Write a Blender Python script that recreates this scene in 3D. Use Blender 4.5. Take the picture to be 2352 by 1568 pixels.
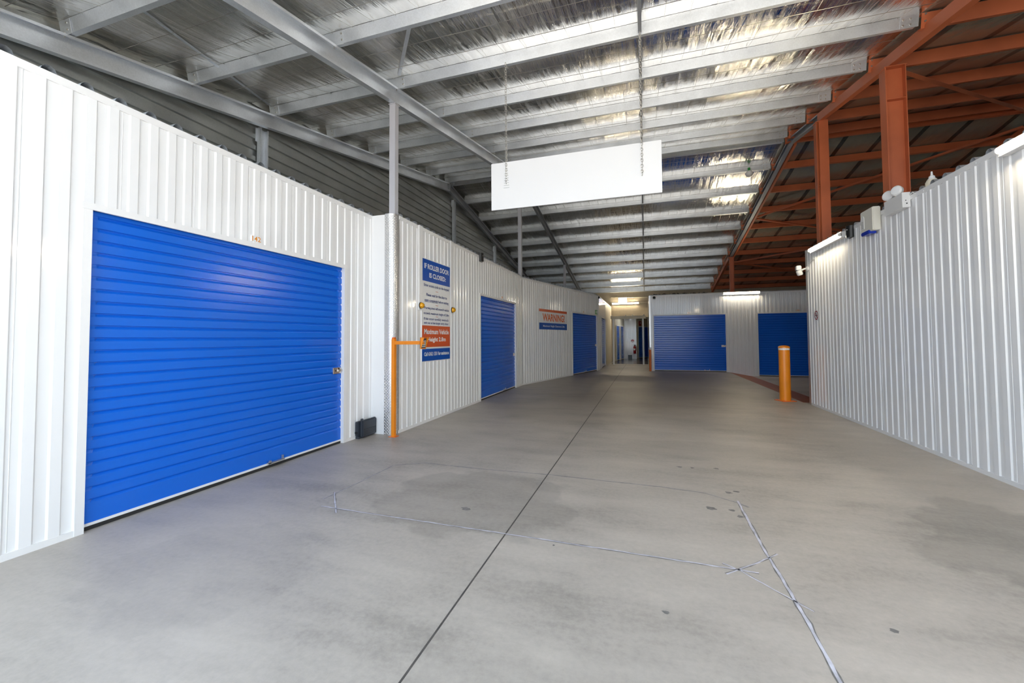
import bpy, math, random
from mathutils import Vector, Matrix, noise
random.seed(7)
S = bpy.context.scene
for o in list(bpy.data.objects): bpy.data.objects.remove(o)
COL = S.collection

# ------------------------------------------------------------------ camera
cam_d = bpy.data.cameras.new('camera'); cam = bpy.data.objects.new('camera', cam_d); COL.objects.link(cam)
YAW, PITCH, ROLL = 0.309112793, 0.0340168621, -0.00617623087
fwd = Vector((-math.sin(YAW)*math.cos(PITCH), math.cos(YAW)*math.cos(PITCH), math.sin(PITCH)))
rgt = Vector((math.cos(YAW), math.sin(YAW), 0)); up = rgt.cross(fwd)
r2 = rgt*math.cos(ROLL)+up*math.sin(ROLL); u2 = -rgt*math.sin(ROLL)+up*math.cos(ROLL)
M = Matrix.Identity(4)
for i in range(3):
    M[i][0] = r2[i]; M[i][1] = u2[i]; M[i][2] = -fwd[i]
M[0][3], M[1][3], M[2][3] = 0, 0, 1.4
cam.matrix_world = M
cam_d.sensor_width = 36; cam_d.lens = 944.786612/2352*36
cam_d.shift_x = -3.22/2352; cam_d.shift_y = -38.71/2352
cam_d.clip_end = 300; cam_d.clip_start = 0.05
S.camera = cam

# ------------------------------------------------------------------ world, exposure
W = bpy.data.worlds.new('sky'); S.world = W; W.use_nodes = True
wn = W.node_tree.nodes; wl = W.node_tree.links
bg = wn['Background']; bg.inputs['Color'].default_value = (0.75, 0.875, 1.0, 1); bg.inputs['Strength'].default_value = 2.1
S.view_settings.view_transform = 'Standard'; S.view_settings.look = 'None'
S.view_settings.exposure = 0.77; S.view_settings.gamma = 1.0; S.view_settings.use_curve_mapping = False
S.cycles.max_bounces = 11; S.cycles.diffuse_bounces = 8; S.cycles.glossy_bounces = 8
S.cycles.sample_clamp_indirect = 8.0
sun_d = bpy.data.lights.new('sun', 'SUN'); sun_d.energy = 19.0; sun_d.angle = 0.02; sun_d.color = (1.0, 0.96, 0.90)
sun = bpy.data.objects.new('sun', sun_d); COL.objects.link(sun); sun.location = (20, 0, 30)
sun.rotation_euler = Vector((-0.62, -0.22, -0.75)).to_track_quat('-Z', 'Y').to_euler()    # high and from the side: it falls on the yard outside only
TUBE = 62.0           # strength of the fluorescent tubes

# ------------------------------------------------------------------ materials
def new_mat(name):
    m = bpy.data.materials.new(name); m.use_nodes = True
    nt = m.node_tree; b = nt.nodes['Principled BSDF']
    return m, nt, b
def N(nt, t, **kw):
    n = nt.nodes.new(t)
    for k, v in kw.items():
        if k in n.inputs: n.inputs[k].default_value = v
        else: setattr(n, k, v)
    return n
def L(nt, a, ao, b, bi): nt.links.new(a.outputs[ao], b.inputs[bi])
def coords(nt, scale=(1,1,1), kind='Object'):
    tc = N(nt, 'ShaderNodeTexCoord'); mp = N(nt, 'ShaderNodeMapping')
    mp.inputs['Scale'].default_value = scale
    L(nt, tc, kind, mp, 'Vector'); return mp
def ramp(nt, stops):
    r = N(nt, 'ShaderNodeValToRGB'); e = r.color_ramp.elements
    while len(e) < len(stops): e.new(0.5)
    for el, (p, c) in zip(e, stops):
        el.position = p; el.color = (*c, 1) if len(c) == 3 else c
    return r
def simple(name, col, rough=0.5, metal=0.0, var=0.06, scale=3.0, bump=0.0, bscale=60, spec=None):
    """painted / plastic / metal surface with a faint mottled tone"""
    m, nt, b = new_mat(name)
    mp = coords(nt); nz = N(nt, 'ShaderNodeTexNoise', Scale=scale, Detail=4.0); L(nt, mp, 0, nz, 'Vector')
    lo = tuple(max(0, c*(1-var)) for c in col); hi = tuple(min(1, c*(1+var)) for c in col)
    r = ramp(nt, [(0.3, lo), (0.7, hi)]); L(nt, nz, 'Fac', r, 0); L(nt, r, 0, b, 'Base Color')
    b.inputs['Roughness'].default_value = rough; b.inputs['Metallic'].default_value = metal
    if spec is not None: b.inputs['Specular IOR Level'].default_value = spec
    if bump:
        n2 = N(nt, 'ShaderNodeTexNoise', Scale=bscale, Detail=3.0); L(nt, mp, 0, n2, 'Vector')
        bp = N(nt, 'ShaderNodeBump', Strength=bump, Distance=0.01); L(nt, n2, 'Fac', bp, 'Height'); L(nt, bp, 0, b, 'Normal')
    return m
def emit(name, col, strength):
    m, nt, b = new_mat(name); b.inputs['Base Color'].default_value = (0.8, 0.8, 0.8, 1)
    b.inputs['Emission Color'].default_value = (*col, 1); b.inputs['Emission Strength'].default_value = strength
    mp = coords(nt); nz = N(nt, 'ShaderNodeTexNoise', Scale=2.0); L(nt, mp, 0, nz, 'Vector'); L(nt, nz, 'Fac', b, 'Roughness')
    return m

MT = {}
MT['panel'] = simple('white_sheet', (0.875, 0.88, 0.885), 0.09, var=0.012, scale=1.5, spec=0.6)
MT['trim'] = simple('white_trim', (0.84, 0.84, 0.84), 0.3, var=0.01)
MT['door'] = simple('blue_door', (0.005, 0.135, 0.68), 0.20, var=0.05, scale=0.7)
MT['signblue'] = simple('sign_blue', (0.0, 0.075, 0.42), 0.3, var=0.02)
MT['signorange'] = simple('sign_orange', (0.68, 0.095, 0.008), 0.3, var=0.02)
MT['signwhite'] = simple('sign_white', (0.80, 0.81, 0.82), 0.28, var=0.01)
MT['boardwhite'] = simple('board_white', (0.78, 0.78, 0.78), 0.4, var=0.005)
MT['inkwhite'] = simple('ink_white', (0.86, 0.86, 0.86), 0.4, var=0.01)
MT['inkblue'] = simple('ink_navy', (0.02, 0.05, 0.22), 0.4, var=0.02)
MT['inkorange'] = simple('ink_orange', (0.75, 0.14, 0.01), 0.4, var=0.02)
MT['inkamber'] = simple('ink_amber', (0.85, 0.30, 0.02), 0.4, var=0.02)
MT['orange'] = simple('orange_paint', (0.86, 0.27, 0.012), 0.28, var=0.04)
MT['orangered'] = simple('orange_red_paint', (0.80, 0.17, 0.02), 0.3, var=0.04)
MT['white'] = simple('white_plastic', (0.80, 0.80, 0.79), 0.35, var=0.01)
MT['cream'] = simple('cream_paint', (0.74, 0.68, 0.54), 0.5, var=0.03)
MT['offwhite'] = simple('offwhite_plastic', (0.78, 0.76, 0.67), 0.4, var=0.02)
MT['black'] = simple('black_plastic', (0.012, 0.012, 0.013), 0.3, var=0.1)
MT['charcoal'] = simple('charcoal_plastic', (0.035, 0.042, 0.055), 0.38, var=0.08)
MT['steel'] = simple('zinc_steel', (0.62, 0.60, 0.56), 0.3, 0.9, var=0.12, scale=20)
MT['brass'] = simple('amber_lens', (0.75, 0.36, 0.015), 0.15, 0.25, var=0.1, scale=40)
MT['redpaint'] = simple('red_paint', (0.42, 0.015, 0.02), 0.25, var=0.04)
MT['greenpl'] = simple('green_plastic', (0.03, 0.30, 0.06), 0.35, var=0.04)
MT['bluelens'] = simple('blue_lens', (0.005, 0.03, 0.40), 0.15, var=0.1)
MT['rubber'] = simple('rubber', (0.02, 0.02, 0.02), 0.7, var=0.1)
MT['greypaint'] = simple('grey_paint', (0.50, 0.50, 0.54), 0.4, var=0.03)
MT['primer'] = simple('red_oxide_primer', (0.50, 0.13, 0.05), 0.48, var=0.14, scale=1.7, bump=0.05)
MT['ramp'] = simple('oxide_ramp_paint', (0.30, 0.075, 0.03), 0.55, var=0.2, scale=2.5, bump=0.1)
MT['tube'] = emit('tube_light', (1.0, 0.86, 0.62), TUBE)
MT['corridor'] = emit('passage_light', (0.9, 0.95, 1.0), 12.0)
MT['exitlit'] = emit('exit_panel_light', (0.80, 0.80, 1.0), 1.6)
MT['scratch'] = simple('crack_sealant', (0.50, 0.50, 0.57), 0.6, var=0.25, scale=14)
MT['joint'] = simple('joint_sealant', (0.07, 0.065, 0.06), 0.7, var=0.3, scale=10)
MT['stain'] = simple('oil_stain', (0.17, 0.165, 0.16), 0.6, var=0.3, scale=20)
MT['vinyl'] = simple('dark_vinyl', (0.07, 0.06, 0.05), 0.25, var=0.15, scale=3)

def galv(name, base, rough, metal=0.75):
    m, nt, b = new_mat(name)
    mp = coords(nt)
    v = N(nt, 'ShaderNodeTexVoronoi', Scale=80.0); L(nt, mp, 0, v, 'Vector')
    n1 = N(nt, 'ShaderNodeTexNoise', Scale=2.2, Detail=5.0); L(nt, mp, 0, n1, 'Vector')
    sep = N(nt, 'ShaderNodeSeparateColor'); L(nt, v, 'Color', sep, 0)
    mx = N(nt, 'ShaderNodeMath', operation='MULTIPLY_ADD'); L(nt, sep, 0, mx, 0); mx.inputs[1].default_value = 0.14; L(nt, n1, 'Fac', mx, 2)
    r = ramp(nt, [(0.25, tuple(c*0.80 for c in base)), (0.85, tuple(min(1, c*1.14) for c in base))])
    L(nt, mx, 0, r, 0); L(nt, r, 0, b, 'Base Color')
    b.inputs['Metallic'].default_value = metal
    rr = N(nt, 'ShaderNodeMapRange'); L(nt, mx, 0, rr, 0); rr.inputs[3].default_value = rough-0.08; rr.inputs[4].default_value = rough+0.1
    L(nt, rr, 0, b, 'Roughness'); return m
MT['galv'] = galv('galvanised_steel', (0.74, 0.78, 0.83), 0.33, 0.68)
MT['galvdark'] = galv('galvanised_dull', (0.42, 0.44, 0.43), 0.34, 0.8)
MT['greybeam'] = galv('grey_beam_steel', (0.33, 0.35, 0.38), 0.4, 0.4)
MT['alu'] = simple('checker_aluminium', (0.70, 0.70, 0.70), 0.32, 0.85, var=0.05, scale=30)

def foil_mat(name, base, rough, xs, ys, bump, stripes=False):
    m, nt, b = new_mat(name); metal = 0.65 if stripes else 1.0
    mp = coords(nt, (xs, ys, 1.0)); mp2 = coords(nt, (xs*0.5, ys*0.9, 1.0))
    n1 = N(nt, 'ShaderNodeTexNoise', Scale=1.0, Detail=6.0, Roughness=0.6, Distortion=0.3); L(nt, mp, 0, n1, 'Vector')
    n2 = N(nt, 'ShaderNodeTexNoise', Scale=1.0, Detail=3.0, Distortion=0.4); L(nt, mp2, 0, n2, 'Vector')
    ad = N(nt, 'ShaderNodeMath', operation='MULTIPLY_ADD'); L(nt, n2, 'Fac', ad, 0); ad.inputs[1].default_value = 1.4; L(nt, n1, 'Fac', ad, 2)
    bp = N(nt, 'ShaderNodeBump', Strength=bump, Distance=0.03); L(nt, ad, 0, bp, 'Height'); L(nt, bp, 0, b, 'Normal')
    r = ramp(nt, [(0.3, tuple(c*0.86 for c in base)), (0.7, base)]); L(nt, n1, 'Fac', r, 0)
    if stripes:
        tc = coords(nt, (1, 1, 1)); sx = N(nt, 'ShaderNodeSeparateXYZ'); L(nt, tc, 0, sx, 0)
        mo = N(nt, 'ShaderNodeMath', operation='PINGPONG'); L(nt, sx, 'X', mo, 0); mo.inputs[1].default_value = 0.42
        lt = N(nt, 'ShaderNodeMath', operation='LESS_THAN'); L(nt, mo, 0, lt, 0); lt.inputs[1].default_value = 0.055
        mix = N(nt, 'ShaderNodeMix', data_type='RGBA'); L(nt, lt, 0, mix, 'Factor'); L(nt, r, 0, mix, 6)
        mix.inputs[7].default_value = (0.10, 0.10, 0.09, 1); L(nt, mix, 2, b, 'Base Color')
    else: L(nt, r, 0, b, 'Base Color')
    b.inputs['Metallic'].default_value = metal; b.inputs['Roughness'].default_value = rough
    return m
MT['foil'] = foil_mat('foil_sheet', (0.88, 0.86, 0.82), 0.045, 15.0, 0.9, 0.34)
MT['foilold'] = foil_mat('old_foil_sheet', (0.46, 0.44, 0.36), 0.24, 6.0, 2.4, 0.45, True)

def concrete(name, base):
    m, nt, b = new_mat(name)
    tc = coords(nt)
    big = N(nt, 'ShaderNodeTexNoise', Scale=0.45, Detail=6.0, Roughness=0.6, Distortion=0.5); L(nt, tc, 0, big, 'Vector')
    st = coords(nt, (0.5, 1.6, 1)); mid = N(nt, 'ShaderNodeTexNoise', Scale=1.6, Detail=8.0, Roughness=0.65); L(nt, st, 0, mid, 'Vector')
    fine = N(nt, 'ShaderNodeTexNoise', Scale=28.0, Detail=9.0, Roughness=0.7); L(nt, tc, 0, fine, 'Vector')
    r = ramp(nt, [(0.36, tuple(c*0.66 for c in base)), (0.47, tuple(c*0.93 for c in base)), (0.53, tuple(c*1.03 for c in base)), (0.64, tuple(min(1, c*1.18) for c in base))])
    a = N(nt, 'ShaderNodeMath', operation='MULTIPLY_ADD'); L(nt, mid, 'Fac', a, 0); a.inputs[1].default_value = 0.5
    h = N(nt, 'ShaderNodeMath', operation='MULTIPLY'); L(nt, big, 'Fac', h, 0); h.inputs[1].default_value = 0.5; L(nt, h, 0, a, 2)
    a2 = N(nt, 'ShaderNodeMath', operation='MULTIPLY_ADD'); L(nt, fine, 'Fac', a2, 0); a2.inputs[1].default_value = 0.26
    s2 = N(nt, 'ShaderNodeMath', operation='SUBTRACT'); L(nt, a, 0, s2, 0); s2.inputs[1].default_value = 0.13; L(nt, s2, 0, a2, 2)
    L(nt, a2, 0, r, 0)
    last = r; lo = 0
    # worn stains, plus shade painted on the far floor: noise-edged ellipses (cx, cy, rx, ry, darkening)
    nd = N(nt, 'ShaderNodeTexNoise', Scale=2.2, Detail=5.0); L(nt, tc, 0, nd, 'Vector')
    nsub = N(nt, 'ShaderNodeVectorMath', operation='SUBTRACT'); L(nt, nd, 'Color', nsub, 0); nsub.inputs[1].default_value = (0.5, 0.5, 0.5)
    nsc = N(nt, 'ShaderNodeVectorMath', operation='SCALE'); L(nt, nsub, 0, nsc, 0); nsc.inputs['Scale'].default_value = 0.9
    wp = N(nt, 'ShaderNodeVectorMath', operation='ADD'); L(nt, tc, 0, wp, 0); L(nt, nsc, 0, wp, 1)
    for cx, cy, rx, ry, k, soft in STAINS_AND_SHADE:
        s = N(nt, 'ShaderNodeVectorMath', operation='SUBTRACT'); L(nt, wp, 0, s, 0); s.inputs[1].default_value = (cx, cy, 0)
        d = N(nt, 'ShaderNodeVectorMath', operation='DIVIDE'); L(nt, s, 0, d, 0); d.inputs[1].default_value = (rx, ry, 1e6)
        ln = N(nt, 'ShaderNodeVectorMath', operation='LENGTH'); L(nt, d, 0, ln, 0)
        mr = N(nt, 'ShaderNodeMapRange'); L(nt, ln, 'Value', mr, 0)
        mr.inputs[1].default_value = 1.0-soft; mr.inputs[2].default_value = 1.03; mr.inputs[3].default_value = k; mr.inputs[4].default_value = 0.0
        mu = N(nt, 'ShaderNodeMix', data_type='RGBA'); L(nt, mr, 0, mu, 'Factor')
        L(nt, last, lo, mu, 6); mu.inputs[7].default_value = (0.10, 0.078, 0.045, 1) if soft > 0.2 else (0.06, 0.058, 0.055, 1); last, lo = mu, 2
    L(nt, last, lo, b, 'Base Color')
    rr = N(nt, 'ShaderNodeMapRange'); L(nt, mid, 'Fac', rr, 0); rr.inputs[3].default_value = 0.36; rr.inputs[4].default_value = 0.62
    L(nt, rr, 0, b, 'Roughness')
    bp = N(nt, 'ShaderNodeBump', Strength=0.12, Distance=0.004); L(nt, fine, 'Fac', bp, 'Height'); L(nt, bp, 0, b, 'Normal')
    return m
STAINS_AND_SHADE = [(-1.45, 3.35, 0.85, 0.75, 0.2, 0.07), (2.6, 3.45, 0.85, 1.0, 0.26, 0.06), (-2.6, 1.9, 0.7, 0.5, 0.08, 0.1),
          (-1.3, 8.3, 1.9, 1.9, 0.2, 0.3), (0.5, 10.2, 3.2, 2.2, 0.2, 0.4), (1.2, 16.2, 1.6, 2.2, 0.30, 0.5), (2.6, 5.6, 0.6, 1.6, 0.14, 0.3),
          (0.1, 14.0, 3.2, 6.8, 0.46, 0.5), (-1.9, 5.2, 1.2, 0.6, 0.07, 0.1), (1.6, 7.4, 1.4, 0.8, 0.13, 0.2), (-0.2, 1.4, 0.9, 0.5, 0.07, 0.1), (0.6, 5.6, 1.1, 0.4, 0.08, 0.2)]  # first ellipse on this line paints the far floor's dimmer light into the colour
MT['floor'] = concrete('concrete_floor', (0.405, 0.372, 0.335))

def block_mat():
    m, nt, b = new_mat('block_wall')
    mp = coords(nt); sx = N(nt, 'ShaderNodeSeparateXYZ'); L(nt, mp, 0, sx, 0)
    cb = N(nt, 'ShaderNodeCombineXYZ'); L(nt, sx, 'X', cb, 0); L(nt, sx, 'Z', cb, 1)
    br = N(nt, 'ShaderNodeTexBrick', Scale=1.0); L(nt, cb, 0, br, 'Vector')
    br.inputs['Color1'].default_value = (0.52, 0.45, 0.34, 1); br.inputs['Color2'].default_value = (0.49, 0.42, 0.32, 1)
    br.inputs['Mortar'].default_value = (0.40, 0.34, 0.26, 1); br.inputs['Mortar Size'].default_value = 0.006
    br.inputs['Brick Width'].default_value = 0.4; br.inputs['Row Height'].default_value = 0.2
    L(nt, br, 'Color', b, 'Base Color'); b.inputs['Roughness'].default_value = 0.8
    bp = N(nt, 'ShaderNodeBump', Strength=0.3, Distance=0.005, invert=True); L(nt, br, 'Fac', bp, 'Height'); L(nt, bp, 0, b, 'Normal')
    return m
MT['block'] = block_mat()

# ------------------------------------------------------------------ mesh building
class MB:
    """collects vertices and faces of ONE part; F maps local (s, z, o) to the world"""
    def __init__(self, F=None): self.v = []; self.f = []; self.F = F; self.sm = []
    def V(self, p):
        p = Vector(p); self.v.append(self.F(p) if self.F else p); return len(self.v)-1
    def quad(self, a, b, c, d, s=False):
        i = [self.V(x) for x in (a, b, c, d)]; self.f.append(i); self.sm.append(s)
    def poly(self, pts, s=False):
        self.f.append([self.V(x) for x in pts]); self.sm.append(s)
    def prism(self, pts, vec, s=False):
        """closed outline swept along vec"""
        vec = Vector(vec); a = [self.V(p) for p in pts]; b = [self.V(Vector(p)+vec) for p in pts]; n = len(pts)
        for i in range(n):
            j = (i+1) % n; self.f.append([a[i], a[j], b[j], b[i]]); self.sm.append(s)
        self.f.append(a[::-1]); self.f.append(b); self.sm += [False, False]
    def box(self, lo, hi):
        (x0, y0, z0), (x1, y1, z1) = lo, hi
        self.prism([(x0, y0, z0), (x1, y0, z0), (x1, y1, z0), (x0, y1, z0)], (0, 0, z1-z0))
    def bar(self, A, B, prof, upv=(0, 0, 1)):
        """profile [(u, v)] swept from A to B; v runs along upv made square to the bar"""
        A, B = Vector(A), Vector(B); t = (B-A).normalized(); u = t.cross(Vector(upv)).normalized(); w = u.cross(t)
        self.prism([A+u*p[0]+w*p[1] for p in prof], B-A)
    def tube(self, A, B, r, n=12, r2=None, caps=True):
        A, B = Vector(A), Vector(B); t = (B-A).normalized()
        u = t.orthogonal().normalized(); w = t.cross(u); r2 = r if r2 is None else r2
        a = [self.V(A+(u*math.cos(k)+w*math.sin(k))*r) for k in [2*math.pi*i/n for i in range(n)]]
        b = [self.V(B+(u*math.cos(k)+w*math.sin(k))*r2) for k in [2*math.pi*i/n for i in range(n)]]
        for i in range(n):
            j = (i+1) % n; self.f.append([a[i], a[j], b[j], b[i]]); self.sm.append(True)
        if caps: self.f.append(a[::-1]); self.f.append(b); self.sm += [False, False]
    def path(self, pts, r, n=6):
        for a, b in zip(pts, pts[1:]): self.tube(a, b, r, n)
    def lathe(self, c, axis, prof, n=20):
        """prof [(radius, height along axis)]"""
        c = Vector(c); t = Vector(axis).normalized(); u = t.orthogonal().normalized(); w = t.cross(u); rings = []
        for r, h in prof:
            rings.append([self.V(c+t*h+(u*math.cos(k)+w*math.sin(k))*max(r, 1e-4)) for k in [2*math.pi*i/n for i in range(n)]])
        for A, B in zip(rings, rings[1:]):
            for i in range(n):
                j = (i+1) % n; self.f.append([A[i], A[j], B[j], B[i]]); self.sm.append(True)
        self.f.append(rings[0][::-1]); self.f.append(rings[-1]); self.sm += [False, False]
    def build(self, name, mat, parent=None, bevel=0.0):
        me = bpy.data.meshes.new(name); me.from_pydata([tuple(x) for x in self.v], [], self.f)
        import bmesh
        bm = bmesh.new(); bm.from_mesh(me); bmesh.ops.remove_doubles(bm, verts=bm.verts, dist=1e-5)
        bmesh.ops.recalc_face_normals(bm, faces=bm.faces)
        if bevel: bmesh.ops.bevel(bm, geom=list(bm.edges), offset=bevel, segments=2, affect='EDGES', clamp_overlap=True)
        bm.to_mesh(me); bm.free()
        if any(self.sm):
            for p in me.polygons: p.use_smooth = True
            me.set_sharp_from_angle(angle=math.radians(38))
        me.materials.append(MT[mat]); o = bpy.data.objects.new(name, me); COL.objects.link(o)
        if parent is not None: put(o, parent)
        return o
def put(o, parent):
    o.parent = parent      # a part's own mesh already sits in world coordinates, so only the root's place is taken off
    o.matrix_parent_inverse = Matrix.Identity(4) if parent.parent else Matrix.Translation(-Vector(parent.location))
def tag(o, label=None, cat=None, group=None, kind=None):
    if label: o['label'] = label
    if cat: o['category'] = cat
    if group: o['group'] = group
    if kind: o['kind'] = kind
    return o
def thing(name, label, cat, loc, group=None):
    o = bpy.data.objects.new(name, None); o.empty_display_size = 0.1; COL.objects.link(o); o.location = loc
    return tag(o, label, cat, group)
def struct(name, mb, mat, label, cat, parent=None):
    o = mb.build(name, mat, parent)
    if parent is None: tag(o, label, cat, None, 'structure')
    return o
def frame(O, d, n):
    """wall frame: s runs along d, z up, o out of the wall into the hall"""
    O, d, n = Vector(O), Vector(d).normalized(), Vector(n).normalized()
    F = lambda p: O+d*p[0]+Vector((0, 0, p[1]))+n*p[2]
    F.O, F.d, F.n = O, d, n
    return F
def letters(text, F, s0, s1, z0, z1, o, name, mat, parent, flip=False, bold=0.014):
    """raised lettering filling the rectangle s0..s1, z0..z1 of a wall frame"""
    cu = bpy.data.curves.new('t', 'FONT'); cu.body = text; cu.offset = bold; cu.resolution_u = 3; cu.fill_mode = 'FRONT'
    ob = bpy.data.objects.new('t', cu); COL.objects.link(ob); bpy.context.view_layer.update()
    me = ob.evaluated_get(bpy.context.evaluated_depsgraph_get()).to_mesh()
    vs = [v.co.copy() for v in me.vertices]; fs = [list(p.vertices) for p in me.polygons]
    bpy.data.objects.remove(ob); bpy.data.curves.remove(cu)
    x0, x1 = min(v.x for v in vs), max(v.x for v in vs); y0, y1 = min(v.y for v in vs), max(v.y for v in vs)
    mb = MB(F)
    for v in vs:
        t = (v.x-x0)/(x1-x0); t = 1-t if flip else t
        mb.V((s0+(s1-s0)*t, z0+(z1-z0)*(v.y-y0)/(y1-y0), o))
    mb.f = fs; mb.sm = [False]*len(fs)
    return mb.build(name, mat, parent)
ORD = 'first second third fourth fifth sixth seventh eighth ninth tenth eleventh twelfth thirteenth fourteenth fifteenth sixteenth seventeenth eighteenth nineteenth'.split()

# wall frames
F1 = frame((-3.93, 0, 0), (0, 1, 0), (1, 0, 0))          # wall with the big blue door
F2 = frame((-3.537, 0, 0), (0, 1, 0), (1, 0, 0))         # wall with the instruction sign
A3 = Vector((-3.537, 11.93, 0)); B3 = Vector((-1.91, 18.28, 0)); D3 = (B3-A3).normalized()
F3 = frame(A3, D3, (D3.y, -D3.x, 0)); LEN3 = (B3-A3).length
F4 = frame((-1.91, 0, 0), (0, 1, 0), (1, 0, 0))          # passage side wall
F5 = frame((0, 18.45, 0), (1, 0, 0), (0, -1, 0))         # far wall
FR = frame((3.257, 0, 0), (0, 1, 0), (-1, 0, 0))         # right wall
H1, HR, H5 = 3.275, 3.19, 3.19
PITCHR = 0.1385

def ribbed(mb, s0, s1, z0, z1, holes=(), pitch=PITCHR, h=0.011, phase=0.0, inv=False):
    """trapezoid ribbed sheet; holes = [(a, b, top)]"""
    pts = []; w = 0.011; k = math.floor((s0-phase)/pitch)-1
    while True:
        b = phase+k*pitch
        if b > s1+pitch: break
        prof = [(b, 0), (b+pitch*0.5-w, 0), (b+pitch*0.5, h), (b+pitch-w, h)]
        if k % 4 == 0: prof.insert(1, (b+0.016, 0)); prof.insert(2, (b+0.018, 0.0035)); prof.insert(3, (b+0.022, 0))
        pts += prof
        k += 1
    cuts = {s0, s1}
    for a, b, t in holes: cuts |= {a, b}
    def oat(s):
        for (p, q), (p2, q2) in zip(pts, pts[1:]):
            if p <= s <= p2: return q+(q2-q)*(s-p)/max(p2-p, 1e-9)
        return 0
    ss = sorted({(c, oat(c)) for c in cuts} | {(p, q) for p, q in pts if s0 < p < s1})
    for (a, oa), (b, ob) in zip(ss, ss[1:]):
        if b-a < 1e-6: continue
        m = (a+b)/2; zl = z0
        for ha, hb, t in holes:
            if ha < m < hb: zl = t
        mb.quad((a, zl, oa), (b, zl, ob), (b, z1, ob), (a, z1, oa))
def backing(mb, s0, s1, z0, z1, holes=(), o0=-0.06, o1=-0.045):
    cuts = sorted({s0, s1} | {x for h in holes for x in h[:2]})
    for a, b in zip(cuts, cuts[1:]):
        zl = z0
        for ha, hb, t in holes:
            if ha < (a+b)/2 < hb: zl = t
        mb.box((a, zl, o0), (b, z1, o1))
def panel_wall(name, F, s0, s1, z0, z1, holes, label, phase=0.0):
    mb = MB(F); ribbed(mb, s0, s1, z0, z1, holes, phase=phase); w = struct(name, mb, 'panel', label, 'wall')
    mb = MB(F); backing(mb, s0, s1, z0, z1, holes); mb.build('wall_backing', 'panel', w)
    mb = MB(F); mb.box((s0, z1-0.055, -0.045), (s1, z1+0.002, 0.0135)); mb.build('top_cap', 'trim', w)
    segs = []; a = s0
    for h in sorted(holes): segs.append((a, h[0])); a = h[1]
    segs.append((a, s1))
    mb = MB(F)
    for a, b in segs:
        if b-a > 0.01: mb.box((a, z0, -0.04), (b, z0+0.045, 0.0135))
    mb.build('base_channel', 'trim', w)
    s = s0+0.25
    while s < s1 and name in ('wall_left_near', 'wall_right'):
        mb = MB(F); mb.lathe((s, z1-0.03, 0.0135), (0, 0, 1), [(0.007, 0), (0.007, 0.004)], 8); mb.build('cap_screw', 'trim', w); s += 0.83
    return w

# ------------------------------------------------------------------ large structure
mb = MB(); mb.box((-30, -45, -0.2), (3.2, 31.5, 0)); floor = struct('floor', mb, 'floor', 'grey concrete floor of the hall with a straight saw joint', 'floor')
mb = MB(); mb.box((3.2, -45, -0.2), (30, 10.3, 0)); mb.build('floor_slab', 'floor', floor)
mb = MB(); mb.box((3.98, 10.3, -0.34), (14, 31.5, -0.14)); struct('floor_lower', mb, 'floor', 'lower concrete floor strip beyond the rust red ramp', 'floor')
# saw joint, sealed cracks, oil spots lie in the floor
mb = MB(); mb.box((-0.981, -6, -0.001), (-0.971, 24.5, 0.0012)); mb.build('saw_joint', 'joint', floor)
LINES = [[(-2.62, 2.853), (-1.829, 2.848), (-0.987, 2.842), (-0.176, 2.83), (0.5, 2.819), (0.622, 2.813)],
         [(-2.742, 3.146), (-2.401, 2.776)], [(-2.72, 2.98), (-2.694, 3.462), (-2.685, 4.005)],
         [(-2.685, 4.005), (-2.399, 4.174), (-1.679, 4.161), (-0.999, 4.186), (-0.353, 4.164), (0.128, 4.148), (0.495, 4.099), (0.713, 3.948), (0.792, 3.859)],
         [(0.733, 3.984), (0.726, 3.13), (0.735, 2.713), (0.74, 2.4), (0.73, 2.0), (0.714, 1.2)],
         [(0.437, 2.871), (0.522, 2.811), (0.663, 2.653), (0.798, 2.505)], [(0.791, 3.092), (0.644, 2.939), (0.436, 2.747)]]
WID = [0.012, 0.010, 0.009, 0.011, 0.016, 0.010, 0.010]
def strip(mb, pts, w, z, jit=0.003):
    P = []
    for a, b in zip(pts, pts[1:]):
        a, b = Vector((*a, 0)), Vector((*b, 0)); n = max(1, int((b-a).length/0.06))
        for i in range(n): P.append(a.lerp(b, i/n))
    P.append(Vector((*pts[-1], 0)))
    for i, p in enumerate(P):
        t = (P[min(i+1, len(P)-1)]-P[max(i-1, 0)]).normalized(); s = Vector((-t.y, t.x, 0))
        p += s*random.uniform(-jit, jit); ww = w*random.uniform(0.75, 1.25)/2
        q = (p-s*ww+Vector((0, 0, z)), p+s*ww+Vector((0, 0, z)))
        if i: mb.quad(prev[0], q[0], q[1], prev[1])
        prev = q
for pts, w in zip(LINES, WID):
    mb = MB(); strip(mb, pts, w*1.6, 0.0006, 0.003); o = mb.build('crack_edge', 'stain', floor)
    mb = MB(); strip(mb, pts, w if w not in (0.009, 0.011) else 0.004, 0.0012); mb.build('crack_sealant', 'scratch', floor)
def spot(mb, x, y, rx, ry, z=0.0008):
    n = 22; ph = random.random()*9
    pts = [(x+rx*math.cos(a)*(0.75+0.5*noise.noise((math.cos(a)*1.3+ph, math.sin(a)*1.3, 0))), y+ry*math.sin(a)*(0.75+0.5*noise.noise((math.cos(a)*1.3, math.sin(a)*1.3+ph, 2))), z) for a in [2*math.pi*i/n for i in range(n)]]
    mb.poly(pts)
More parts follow.
